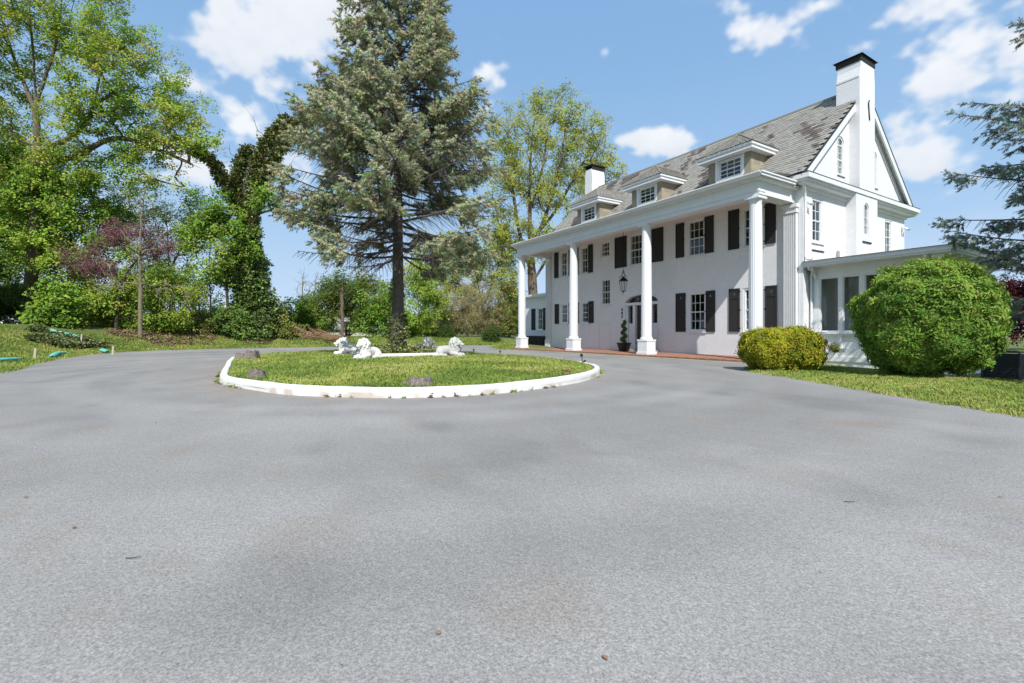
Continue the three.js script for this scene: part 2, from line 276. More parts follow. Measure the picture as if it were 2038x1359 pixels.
// ------------------------------------------------------------------ house
const house = thing('house', 'large white three-storey house with columned porch, slate roof and dormers', 'house', H0, HROT);
const HP = (name, geos, mat, label) => part(name, geos, mat, house, label);
const FLOOR = 0.1;
const PANE = new THREE.PlaneGeometry(1, 1);
const rw = mulberry(5);
function pane(parent, x, y, z, w, h, rot = 0) { const p = shade(new THREE.Mesh(PANE, M.glass)); p.name = 'pane'; p.position.set(x, y, z); p.scale.set(w, h, 1); p.rotation.y = (rw() - 0.5) * 0.012 + rot; p.rotation.x = (rw() - 0.5) * 0.012; parent.add(p); return p; }
// a sash window in its opening; origin at the middle of the glass's lower edge, outward +z
function makeWindow({ x, y, z = 0, rot = 0, w, h, cols = 3, rt = 2, rb = 2, fr = 0.075, zf = -0.02, sill = true, outer = 0, label, host = house }) {
  const g = [bx(-w / 2 - fr, -w / 2, 0, h, -0.15, zf), bx(w / 2, w / 2 + fr, 0, h, -0.15, zf), bx(-w / 2 - fr, w / 2 + fr, h, h + fr, -0.15, zf), bx(-w / 2 - fr, w / 2 + fr, -fr, 0, -0.15, zf)];
  if (outer) g.push(bx(-w / 2 - fr - outer, -w / 2 - fr, -fr, h + fr, -0.1, 0.03), bx(w / 2 + fr, w / 2 + fr + outer, -fr, h + fr, -0.1, 0.03), bx(-w / 2 - fr - outer, w / 2 + fr + outer, h + fr, h + fr + outer, -0.1, 0.032));
  const win = part('window', g, M.trim, host, label); win.position.set(x, y, z); win.rotation.y = rot;
  const mid = h * rb / (rt + rb), bar = 0.022, zs = -0.075, sash = [bx(-w / 2, w / 2, mid - 0.022, mid + 0.022, zs - 0.02, zs + 0.025)];
  sash.push(bx(-w / 2, -w / 2 + 0.03, 0, h, zs - 0.02, zs + 0.015), bx(w / 2 - 0.03, w / 2, 0, h, zs - 0.02, zs + 0.015), bx(-w / 2 + 0.03, w / 2 - 0.03, 0, 0.035, zs - 0.02, zs + 0.014), bx(-w / 2 + 0.03, w / 2 - 0.03, h - 0.03, h, zs - 0.02, zs + 0.014));
  for (let c = 1; c < cols; c++) { const X = -w / 2 + w * c / cols; sash.push(bx(X - bar / 2, X + bar / 2, 0.035, mid - 0.022, zs - 0.012, zs + 0.01), bx(X - bar / 2, X + bar / 2, mid + 0.022, h - 0.03, zs - 0.012, zs + 0.01)); }
  for (let r = 1; r < rb; r++) sash.push(bx(-w / 2 + 0.03, w / 2 - 0.03, mid * r / rb - bar / 2, mid * r / rb + bar / 2, zs - 0.01, zs + 0.008));
  for (let r = 1; r < rt; r++) { const Y = mid + (h - mid) * r / rt; sash.push(bx(-w / 2 + 0.03, w / 2 - 0.03, Y - bar / 2, Y + bar / 2, zs - 0.01, zs + 0.008)); }
  part('sash', sash, M.trim, win);
  for (let c = 0; c < cols; c++) {
    const cw = w / cols;
    for (let r = 0; r < rb; r++) pane(win, -w / 2 + cw * (c + 0.5), mid * (r + 0.5) / rb, zs - 0.004, cw - 0.004, mid / rb - 0.004);
    for (let r = 0; r < rt; r++) pane(win, -w / 2 + cw * (c + 0.5), mid + (h - mid) * (r + 0.5) / rt, zs - 0.004, cw - 0.004, (h - mid) / rt - 0.004);
  }
  if (sill) part('sill', bx(-w / 2 - fr - 0.06, w / 2 + fr + 0.06, -fr - 0.055, -fr, -0.1, 0.055), M.trim, win);
  return win;
}
function makeShutter(x0, x1, y0, y1, z, emblem, hingeSide) {
  const w = x1 - x0, h = y1 - y0, s = new THREE.Shape([[0, 0], [w, 0], [w, h], [0, h]].map((p) => new THREE.Vector2(...p)));
  if (emblem) { // cut-out of a small pine: three stacked points on a stem
    const cx = w / 2, cy = h - 0.23, e = [[0, .08], [.022, .045], [.012, .045], [.042, .005], [.02, .005], [.05, -.04], [.009, -.036], [.009, -.07], [-.009, -.07], [-.009, -.036], [-.05, -.04], [-.02, .005], [-.042, .005], [-.012, .045], [-.022, .045]];
    s.holes.push(new THREE.Path(e.map(([a, b]) => new THREE.Vector2(cx + a, cy + b))));
  }
  const g = [new THREE.ExtrudeGeometry(s, { depth: 0.022, bevelEnabled: false })], st = 0.065, t0 = 0.0215, t1 = 0.036;
  g.push(bx(0, st, 0, h, t0, t1), bx(w - st, w, 0, h, t0, t1), bx(st, w - st, 0, st * 1.3, t0, t1), bx(st, w - st, h - st, h, t0, t1));
  if (emblem) g.push(bx(st, w - st, h - 0.43, h - 0.43 + st, t0, t1)); else g.push(bx(st, w - st, h * 0.48, h * 0.48 + st, t0, t1));
  const m = part('shutter', g, M.shutter, house); m.position.set(x0, y0, z + 0.012);
  const hx = hingeSide > 0 ? w : 0; for (const f of [0.08, 0.5, 0.92]) part('hinge', bx(hx - 0.05, hx + 0.05, h * f - 0.02, h * f + 0.02, 0.03, 0.042), M.iron, m);
  return m;
}
const hole = (x0, x1, y0, y1) => new THREE.Path([[x0, y0], [x1, y0], [x1, y1], [x0, y1]].map((p) => new THREE.Vector2(...p)));
// front wall openings: [x0, x1, y0, y1 of glass, columns]
const FW = [[-14.76, -14.24, 4.66, 6.14, 2, 'paired upper'], [-12.76, -12.24, 4.66, 6.14, 2], [-11.0, -10.4, 5.42, 6.16, 3, 'small'], [-8.78, -7.66, 4.66, 6.18, 4], [-5.08, -4.3, 4.64, 6.18, 3], [-2.34, -1.56, 4.65, 6.16, 3],
  [-10.98, -10.34, 2.68, 4.04, 3], [-14.71, -14.2, 1.69, 2.82, 2], [-12.71, -12.19, 1.68, 2.82, 2], [-5.02, -4.25, 1.18, 2.84, 3], [-2.31, -1.54, 1.18, 2.84, 3]];
{
  const s = new THREE.Shape([[-15.95, -0.4], [-0.3, -0.4], [-0.3, 7.02], [-15.95, 7.02]].map((p) => new THREE.Vector2(...p)));
  for (const [a, b, c, d] of FW) s.holes.push(hole(a - 0.075, b + 0.075, c - 0.075, d + 0.075));
  const e = new THREE.Path(); e.moveTo(-9.12, 0.18); e.lineTo(-6.86, 0.18); e.lineTo(-6.86, 2.62); e.absellipse(-7.99, 2.62, 1.13, 0.42, 0, Math.PI, false); e.lineTo(-9.12, 0.18); s.holes.push(e);
  const g = new THREE.ExtrudeGeometry(s, { depth: 0.3, bevelEnabled: false, curveSegments: 20 }); g.translate(0, 0, -0.3);
  HP('front_wall', g, M.white);
  for (const [a, b, c, d, n] of FW) makeWindow({ x: (a + b) / 2, y: c, w: b - a, h: d - c, cols: n, rt: n === 3 && d - c < 0.9 ? 2 : 2, rb: d - c < 0.9 ? 1 : 2 });
}
for (const [a, b, c, d, e, k] of [[-15.46, -15.04, 4.6, 6.24, 0, 1], [-13.96, -13.54, 4.6, 6.24, 0, -1], [-13.46, -13.04, 4.6, 6.24, 0, 1], [-12.12, -11.72, 4.6, 6.24, 0, -1], [-9.9, -9.02, 4.6, 6.28, 0, 1], [-7.4, -6.55, 4.6, 6.3, 0, -1],
  [-5.79, -5.32, 4.62, 6.24, 0, 1], [-4.2, -3.75, 4.62, 6.26, 0, -1], [-3.04, -2.55, 4.6, 6.28, 0, 1], [-1.53 + 0.1, -1.0, 4.6, 6.22, 0, -1],
  [-15.41, -14.99, 1.62, 2.9, 1, 1], [-13.94, -13.52, 1.62, 2.9, 1, -1], [-13.42, -13.0, 1.62, 2.9, 1, 1], [-12.09, -11.66, 1.62, 2.9, 1, -1], [-5.79, -5.24, 1.1, 2.93, 1, 1], [-4.14, -3.68, 1.1, 2.93, 1, -1], [-3.01, -2.51, 1.1, 2.93, 1, 1], [-1.42, -0.95, 1.1, 2.93, 1, -1]]) makeShutter(a, b, c, d, 0, e, k);
HP('wall_panel', [bx(-11.24, -11.18, 0.15, 1.5, 0, 0.02), bx(-10.3, -10.24, 0.15, 1.5, 0, 0.02), bx(-11.24, -10.24, 1.5, 1.55, 0, 0.022)], M.white, 'blocked cellar hatch outline under the stair window');
{ // gable walls
  const W = 9.2, P = [[0, -0.9], [W, -0.9], [W, 7.0], [W / 2, 11.3], [0, 7.0]];
  const s = new THREE.Shape(P.map((p) => new THREE.Vector2(...p)));
  for (const [c, w, a, b] of [[1.08, 0.66, 4.62, 6.17], [7.45, 0.6, 4.74, 6.12]]) s.holes.push(hole(c - w / 2 - 0.075, c + w / 2 + 0.075, a - 0.075, b + 0.075));
  for (const c of [2.95, 6.0]) { const p = new THREE.Path(); p.moveTo(c - 0.27, 7.5); p.lineTo(c + 0.27, 7.5); p.lineTo(c + 0.27, 8.8); p.absarc(c, 8.8, 0.27, 0, Math.PI, false); p.lineTo(c - 0.27, 7.5); s.holes.push(p); }
  const g = new THREE.ExtrudeGeometry(s, { depth: 0.3, bevelEnabled: false, curveSegments: 14 }); g.rotateY(Math.PI / 2); g.translate(-0.3, 0, 0);
  HP('gable_wall', g, M.white, 'sunlit white gable end wall with chimney');
  const g2 = prism(P, 0.3); g2.rotateY(Math.PI / 2); g2.translate(-16.25, 0, 0); HP('gable_wall', g2, M.white);
  HP('rear_wall', bx(-15.95, -0.3, -0.4, 7.0, -9.2, -8.9), M.white);
  makeWindow({ x: 0, y: 4.62, z: -1.08, rot: Math.PI / 2, w: 0.66, h: 1.55, cols: 2, rt: 2, rb: 2, zf: -0.02 });
  makeWindow({ x: 0, y: 4.74, z: -7.45, rot: Math.PI / 2, w: 0.6, h: 1.38, cols: 2, rt: 2, rb: 2 });
  HP('sill_ledge', [bx(0, 0.03, 4.2, 4.25, -1.55, -0.65)], M.cap); HP('sill_ledge', [bx(0, 0.03, 4.3, 4.35, -7.9, -7.1)], M.cap);
  for (const c of [-2.95, -6.0]) { // arched attic windows
    const outer = new THREE.Shape(); outer.moveTo(-0.269, 0.001); outer.lineTo(0.269, 0.001); outer.lineTo(0.269, 1.3); outer.absarc(0, 1.3, 0.269, 0, Math.PI, false); outer.lineTo(-0.269, 0.001);
    const inn = new THREE.Path(); inn.moveTo(-0.2, 0.06); inn.lineTo(0.2, 0.06); inn.lineTo(0.2, 1.3); inn.absarc(0, 1.3, 0.2, 0, Math.PI, false); inn.lineTo(-0.2, 0.06); outer.holes.push(inn);
    const fg = new THREE.ExtrudeGeometry(outer, { depth: 0.09, bevelEnabled: false, curveSegments: 14 }); fg.translate(0, 0, -0.12);
    const w = HP('arched_window', [fg, bx(-0.2, 0.2, 0.6, 0.65, -0.1, -0.06), bx(-0.2, 0.2, 1.2, 1.24, -0.1, -0.06), bx(-0.012, 0.012, 0.06, 1.48, -0.095, -0.07), bx(-0.2, 0.2, 0.33, 0.35, -0.092, -0.072), bx(-0.2, 0.2, 0.9, 0.92, -0.092, -0.072)], M.trim);
    w.position.set(0, 7.5, c); w.rotation.y = Math.PI / 2;
    const ps = new THREE.Shape(); ps.moveTo(-0.2, 0.06); ps.lineTo(0.2, 0.06); ps.lineTo(0.2, 1.3); ps.absarc(0, 1.3, 0.2, 0, Math.PI, false); ps.lineTo(-0.2, 0.06);
    const pg = new THREE.ShapeGeometry(ps, 14); pg.translate(0, 0, -0.082); part('pane', pg, M.glass, w);
    part('sill', bx(-0.33, 0.33, -0.06, 0, -0.08, 0.05), M.trim, w);
  }
}
// dark rooms behind the windows
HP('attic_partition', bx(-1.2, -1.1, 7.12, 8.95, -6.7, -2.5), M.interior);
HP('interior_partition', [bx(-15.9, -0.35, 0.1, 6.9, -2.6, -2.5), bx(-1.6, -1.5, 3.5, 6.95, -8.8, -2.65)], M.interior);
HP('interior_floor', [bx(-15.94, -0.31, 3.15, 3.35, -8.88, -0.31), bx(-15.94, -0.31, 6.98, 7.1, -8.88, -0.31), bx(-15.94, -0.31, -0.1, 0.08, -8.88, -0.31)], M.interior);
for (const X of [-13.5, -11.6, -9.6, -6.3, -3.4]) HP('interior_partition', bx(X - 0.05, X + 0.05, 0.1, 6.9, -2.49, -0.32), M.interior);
{ // chimney on the near gable
  const hole2 = new THREE.Path(); hole2.moveTo(3.98, 5.1); hole2.lineTo(4.46, 5.1); hole2.lineTo(4.46, 6.2); hole2.absarc(4.22, 6.2, 0.24, 0, Math.PI, false); hole2.lineTo(3.98, 5.1);
  const s = new THREE.Shape([[3.31, -0.9], [5.24, -0.9], [5.24, 6.75], [3.31, 6.75]].map((p) => new THREE.Vector2(...p))); s.holes.push(hole2);
  const g = new THREE.ExtrudeGeometry(s, { depth: 0.4, bevelEnabled: false, curveSegments: 14 }); g.rotateY(Math.PI / 2);
  const up = prism([[3.6, 6.75], [4.93, 6.75], [4.93, 11.55], [4.88, 11.95], [4.88, 12.2], [3.68, 12.2], [3.68, 11.95], [3.6, 11.55]], 0.86, 0.012); up.rotateY(Math.PI / 2); up.translate(-0.45, 0, 0);
  const c = HP('chimney', [g, up, bx(-0.44, 0.39, 11.52, 11.6, -4.96, -3.57)], M.white);
  part('chimney_cap', [bx(-0.5, -0.46, 12.2, 12.46, -4.92, -3.64), bx(0.4, 0.44, 12.2, 12.46, -4.92, -3.64), bx(-0.46, 0.4, 12.2, 12.46, -4.92, -4.88), bx(-0.46, 0.4, 12.2, 12.46, -3.68, -3.64)].concat([quadGeo([[V3(-0.58, 12.44, -3.54), V3(0.52, 12.44, -3.54), V3(0, 12.68, -4.2)], [V3(0.52, 12.44, -3.54), V3(0.52, 12.44, -5.02), V3(0, 12.68, -4.36), V3(0, 12.68, -4.2)], [V3(0.52, 12.44, -5.02), V3(-0.58, 12.44, -5.02), V3(0, 12.68, -4.36)], [V3(-0.58, 12.44, -5.02), V3(-0.58, 12.44, -3.54), V3(0, 12.68, -4.2), V3(0, 12.68, -4.36)]])]), M.cap, c);
  part('iron_anchor', pipe([V3(0.44, 9.9, -4.42), V3(0.45, 10.05, -4.36), V3(0.45, 10.35, -4.32), V3(0.45, 10.6, -4.3), V3(0.45, 10.72, -4.36)], 0.022), M.iron, c);
  const w = HP('arched_window', (() => { const o = new THREE.Shape(); o.moveTo(3.985, 5.102); o.lineTo(4.455, 5.102); o.lineTo(4.455, 6.2); o.absarc(4.22, 6.2, 0.235, 0, Math.PI, false); o.lineTo(3.985, 5.102); const i = new THREE.Path(); i.moveTo(4.04, 5.16); i.lineTo(4.4, 5.16); i.lineTo(4.4, 6.2); i.absarc(4.22, 6.2, 0.18, 0, Math.PI, false); i.lineTo(4.04, 5.16); o.holes.push(i); const q = new THREE.ExtrudeGeometry(o, { depth: 0.08, bevelEnabled: false, curveSegments: 14 }); q.rotateY(Math.PI / 2); q.translate(0.29, 0, 0); return [q, bx(0.3, 0.34, 5.16, 6.37, -4.23, -4.21), bx(0.3, 0.34, 5.5, 5.52, -4.4, -4.04), bx(0.3, 0.34, 5.82, 5.84, -4.4, -4.04)]; })(), M.trim);
  const ps = new THREE.Shape(); ps.moveTo(4.04, 5.16); ps.lineTo(4.4, 5.16); ps.lineTo(4.4, 6.2); ps.absarc(4.22, 6.2, 0.18, 0, Math.PI, false); ps.lineTo(4.04, 5.16);
  const pg = new THREE.ShapeGeometry(ps, 14); pg.rotateY(Math.PI / 2); pg.translate(0.32, 0, 0); part('pane', pg, M.glass, w);
  part('sill', bx(0.4, 0.44, 4.78, 4.83, -4.62, -3.84), M.cap, w);
  HP('dark_backing', bx(0.02, 0.1, 4.9, 6.6, -4.6, -3.85), M.interior);  // plain dark board closing the opening behind the arched pane
  // far chimney, outside the left gable
  const f = HP('chimney', [bx(-17.02, -16.26, -0.3, 11.6, -5.15, -3.9), prism([[-17.02, 11.6], [-16.26, 11.6], [-16.26, 12.2], [-16.34, 12.75], [-16.94, 12.75], [-17.02, 12.2]], 1.2).translate(0, 0, -5.12)], M.white);
  part('chimney_cap', [bx(-17.0, -16.96, 12.75, 13.0, -5.1, -3.94), bx(-16.32, -16.28, 12.75, 13.0, -5.1, -3.94), bx(-17.08, -16.2, 13.0, 13.06, -5.2, -3.82)], M.cap, f);
}
{ // main roof
  const E0 = { z: 0.42, y: 6.98 }, RI = { z: -4.6, y: 11.5 }, XL = -16.6, XR = 0.28;
  const n = V3(0, RI.z * -1 + E0.z, 0), len = Math.hypot(RI.z - E0.z, RI.y - E0.y), ang = Math.atan2(RI.y - E0.y, E0.z - RI.z);
  const prof = [[-E0.z, E0.y - 0.12], [-RI.z, RI.y - 0.12], [9.62, E0.y - 0.12], [9.62, E0.y - 0.03], [-RI.z, RI.y - 0.03], [-E0.z, E0.y - 0.03]];
  const deck = prism(prof, XR - XL - 0.04); deck.rotateY(Math.PI / 2); deck.translate(XL + 0.02, 0, 0);
  const roof = HP('roof', deck, M.flash);
  const rs = mulberry(31), tones = ['#928f87', '#8d8a83', '#98948a', '#8f8f87', '#86837c', '#544a46', '#60564f', '#6d635b'].map((h) => std({ color: h, roughness: 0.9, bumpMap: T.grain, bumpScale: 0.003 }));
  const SW = 0.245, EX = 0.2, sg = [0.235, 0.22, 0.245].map((w) => { const g = new THREE.BoxGeometry(w, 0.024, 0.3); g.rotateX(-0.085); return metric(g); });
  const slates = [], up = V3(0, Math.sin(ang), -Math.cos(ang)), nor = V3(0, Math.cos(ang), Math.sin(ang));
  const rows = Math.floor(len / EX);
  for (let r = 0; r < rows; r++) {
    const s = 0.1 + r * EX; let x = XR - 0.02 - (r % 2 ? SW / 2 : 0);
    for (; x > XL + 0.1; x -= SW) {
      const p = V3(x - SW / 2 + 0.01, E0.y, E0.z).addScaledVector(up, s + (rs() - 0.5) * 0.03).addScaledVector(nor, 0.02 + rs() * 0.008);
      if (p.x - 0.1 < XL || p.x + 0.12 > XR) p.x = clamp(p.x, XL + 0.12, XR - 0.12);
      let under = false; for (const dx of [-12.13, -7.64, -3.02]) if (Math.abs(p.x - dx) < 0.9 && p.y < 8.5) under = true;
      if (under) { rs(); rs(); rs(); continue; }
      const stain = fbm(p.x * 1.25 + s * 0.55, s * 0.3, 3.3, 4) + (rs() - 0.5) * 0.12;
      const t = stain > 0.57 ? 5 + Math.floor(rs() * 3) : stain > 0.548 && rs() < 0.5 ? 4 + Math.floor(rs() * 3) : Math.floor(rs() * 5);
      slates.push({ p, t, g: Math.floor(rs() * 3), rz: (rs() - 0.5) * 0.03, near: hw(p.x, p.y, p.z).distanceTo(camera.position) });
    }
  }
  slates.sort((a, b) => a.near - b.near);
  const rest = [], q = new THREE.Matrix4(), eu = new THREE.Euler();
  slates.forEach((s, i) => {
    eu.set(ang, s.rz, 0, 'XYZ');
    if (i < 300) { const m = shade(new THREE.Mesh(sg[s.g], tones[s.t])); m.name = 'slate'; m.position.copy(s.p); m.rotation.copy(eu); roof.add(m); }
    else { const g = sg[s.g].clone(); q.makeRotationFromEuler(eu).setPosition(s.p); g.applyMatrix4(q); const c = tones[s.t].color, n = g.attributes.position.count, a = new Float32Array(n * 3); for (let k = 0; k < n; k++) a.set([c.r, c.g, c.b], k * 3); g.setAttribute('color', new THREE.BufferAttribute(a, 3)); rest.push(g); }
  });
  const rm = shade(new THREE.Mesh(mergeGeometries(rest), std({ vertexColors: true, roughness: 0.9, bumpMap: T.grain, bumpScale: 0.003 }))); rm.name = 'slates'; rm.userData.kind = 'stuff'; roof.add(rm);
  part('ridge_cap', [bx(XL, XR, 11.44, 11.53, -4.72, -4.48)], std({ color: 0x8f8b80, roughness: 0.9 }), roof);
  part('chimney_flashing', quadGeo([[V3(-0.47, 11.18, -4.2), V3(-0.47, 11.56, -4.6), V3(-1.5, 11.535, -4.6), V3(-0.9, 11.3, -4.33)]]), M.flash, roof);
  // rake boards on both slopes of the near gable
  for (const [za, zb] of [[E0.z, RI.z], [-9.62, RI.z]]) {
    const a = V3(0, E0.y - 0.16, za), b = V3(0, RI.y - 0.16, zb), L = a.distanceTo(b), g = new THREE.BoxGeometry(0.06, 0.3, L); const mm = new THREE.Matrix4().lookAt(a, b, V3(0, 1, 0)).setPosition(a.clone().add(b).multiplyScalar(0.5)); g.translate(0, -0.06, 0); g.applyMatrix4(mm); g.translate(XR - 0.06, 0, 0);
    const g2 = new THREE.BoxGeometry(XR - 0.1, 0.05, L - 0.2); g2.applyMatrix4(mm); g2.translate(XR / 2 - 0.05, -0.04, 0);
    const g3 = new THREE.BoxGeometry(0.05, 0.16, L - 0.3); g3.translate(0, -0.22, 0); g3.applyMatrix4(mm); g3.translate(0.028, 0, 0);
    HP('rake_board', [g, g2, g3], M.trim);
  }
  // cornice with a small hipped pent along the near gable and the main eaves
  HP('gable_cornice', [bx(0.003, 0.36, 6.66, 6.74, -9.66, 0.4), bx(0.003, 0.3, 6.58, 6.66, -9.6, 0.34), bx(0.3, 0.44, 6.74, 6.93, -9.72, 0.46), bx(0.003, 0.07, 6.45, 6.58, -9.3, 0.1)], M.trim);
  HP('pent_roof', quadGeo([[V3(0.46, 6.935, 0.48), V3(0.46, 6.935, -9.74), V3(0.003, 7.16, -9.5), V3(0.003, 7.16, 0.3)], [V3(0.46, 6.935, 0.48), V3(0.003, 7.16, 0.3), V3(0.003, 6.96, 0.48)], [V3(0.003, 6.93, 0.475), V3(0.46, 6.93, 0.475), V3(0.46, 6.93, -9.735), V3(0.003, 6.93, -9.735)]]), M.flash);
  HP('eave_soffit', [bx(-16.62, 0.002, 6.66, 6.74, 0.003, 0.4), bx(-16.62, 0.302, 6.74, 6.9, 0.3, 0.46), bx(-16.6, 0.0, 6.66, 6.74, -9.62, -9.203)], M.trim);
}
// slated faces for the dormers: a,b along the eave, c,d along the top (d above a)
function tileFace(a, b, c, d, rows, w, rnd, out) {
  const nor = b.clone().sub(a).cross(d.clone().sub(a)).normalize(), P = (s, t) => a.clone().lerp(b, s).lerp(d.clone().lerp(c, s), t);
  const cols = ['#928f87', '#8d8a83', '#98948a', '#8f8b83', '#86837c'].map(colorOf);
  for (let r = 0; r < rows; r++) {
    const t0 = r / rows, t1 = Math.min(1, (r + 1.25) / rows), L = P(0, t0).distanceTo(P(1, t0)), n = Math.max(1, Math.round(L / w));
    for (let k = 0; k < n; k++) {
      const o = (r % 2) * 0.5 / n, s0 = clamp((k - o) / n + 0.004), s1 = clamp((k + 1 - o) / n - 0.004); if (s1 - s0 < 0.01) continue;
      const up = nor.clone().multiplyScalar(0.022 + rnd() * 0.008), A = P(s0, t0).add(up), B = P(s1, t0).add(up), C = P(s1, t1), D = P(s0, t1);
      const g = quadGeo([[A, B, C, D], [P(s0, t0), P(s1, t0), B, A]]), cc = cols[Math.floor(rnd() * 5)], arr = new Float32Array(g.attributes.position.count * 3); for (let q = 0; q < arr.length; q += 3) arr.set([cc.r, cc.g, cc.b], q); g.setAttribute('color', new THREE.BufferAttribute(arr, 3)); out.push(g);
    }
  }
}
{ // dormers
  const rd = mulberry(8);
  for (const X of [-12.13, -7.64, -3.02]) {
    const ww = 0.98, gx = X + 0.03;
    const front = [[-ww, 7.2], [ww, 7.2], [ww, 8.56], [-ww, 8.56]], s = new THREE.Shape(front.map(([a, b]) => new THREE.Vector2(a + X, b))); s.holes.push(hole(gx - 0.565, gx + 0.565, 7.68, 8.555 - 0.002));
    const fg = new THREE.ExtrudeGeometry(s, { depth: 0.12, bevelEnabled: false }); fg.translate(0, 0, -0.12);
    const wallZ = (y) => 0.42 - (y - 6.98) / 0.9004;
    const cheek = (x) => { const g = prism([[0.122, 7.2], [-wallZ(8.6) + 0.1, 8.6], [0.122, 8.6]], 0.1); g.rotateY(Math.PI / 2); g.translate(x, 0, 0); return g; };
    const d = HP('dormer', [fg, cheek(X - ww), cheek(X + ww - 0.1)], M.dark);
    // shingle siding, piece by piece: the strips beside the window and the two cheeks
    for (let r = 0; r < 5; r++) {
      const y0 = 7.28 + r * 0.262, y1 = Math.min(y0 + 0.258, 8.54);
      for (const [a, b] of [[X - ww - 0.012, gx - 0.69], [gx + 0.69, X + ww + 0.012]]) part('shingle', bx(a, b, y0, y1, 0.002, 0.016 + rd() * 0.006), rd() < 0.5 ? M.shingle : M.shingleB, d);
      const zEnd = wallZ(y0 + 0.1); let z = 0 - (r % 2) * 0.0; const step = 0.42; let k = r % 2 ? 0.2 : 0.42;
      for (const side of [-1, 1]) { let za = -0.002, zb = -k; while (za > zEnd - 0.1) { const x = X + side * (ww + 0.008); part('shingle', bx(x - 0.008, x + 0.008 + rd() * 0.004, y0, y1, Math.max(zb, zEnd - 0.25) + 0.004, za), rd() < 0.5 ? M.shingle : M.shingleB, d); za = zb; zb -= step; } }
    }
    makeWindow({ x: gx, y: 7.76, z: 0, w: 0.98, h: 0.72, cols: 3, rt: 2, rb: 2, outer: 0.11, zf: 0.0, sill: true, label: undefined });
    const ex = 1.27, ef = 0.42, eb = -1.62;
    part('dormer_eave', [bx(X - ex, X + ex, 8.555, 8.62, eb, ef - 0.02), bx(X - ex + 0.02, X + ex - 0.02, 8.62, 8.76, eb, ef - 0.05), bx(X - ex - 0.03, X + ex + 0.03, 8.7, 8.79, eb, ef + 0.02)], M.trim, d);
    const a = V3(X - ex - 0.05, 8.795, ef + 0.05), b = V3(X + ex + 0.05, 8.795, ef + 0.05), p = V3(X, 9.72, -0.72), pb = V3(X, 9.72, -2.7), br = V3(X + ex + 0.05, 8.795, -1.7), bl = V3(X - ex - 0.05, 8.795, -1.7);
    const out = []; tileFace(a, b, p.clone().add(V3(0.03, 0, 0)), p.clone().add(V3(-0.03, 0, 0)), 8, 0.24, rd, out); tileFace(b, br, pb, p, 8, 0.24, rd, out); tileFace(bl, a, p, pb, 8, 0.24, rd, out);
    const m = shade(new THREE.Mesh(mergeGeometries(out), std({ vertexColors: true, roughness: 0.9, side: THREE.DoubleSide, bumpMap: T.grain, bumpScale: 0.003 }))); m.name = 'dormer_roof'; m.userData.kind = 'stuff'; d.add(m);
    const hp = []; for (const [u, v] of [[b, p], [a, p]]) hp.push(pipe([u.clone().add(V3(0, 0.02, 0)), u.clone().lerp(v, 0.5).add(V3(0, 0.03, 0)), v.clone().add(V3(0, 0.03, 0))], 0.035, 5)); hp.push(pipe([p.clone().add(V3(0, 0.02, 0)), pb.clone().add(V3(0, 0.02, 0))], 0.035, 5));
    part('hip_cap', hp, M.shingleB, d);
  }
}
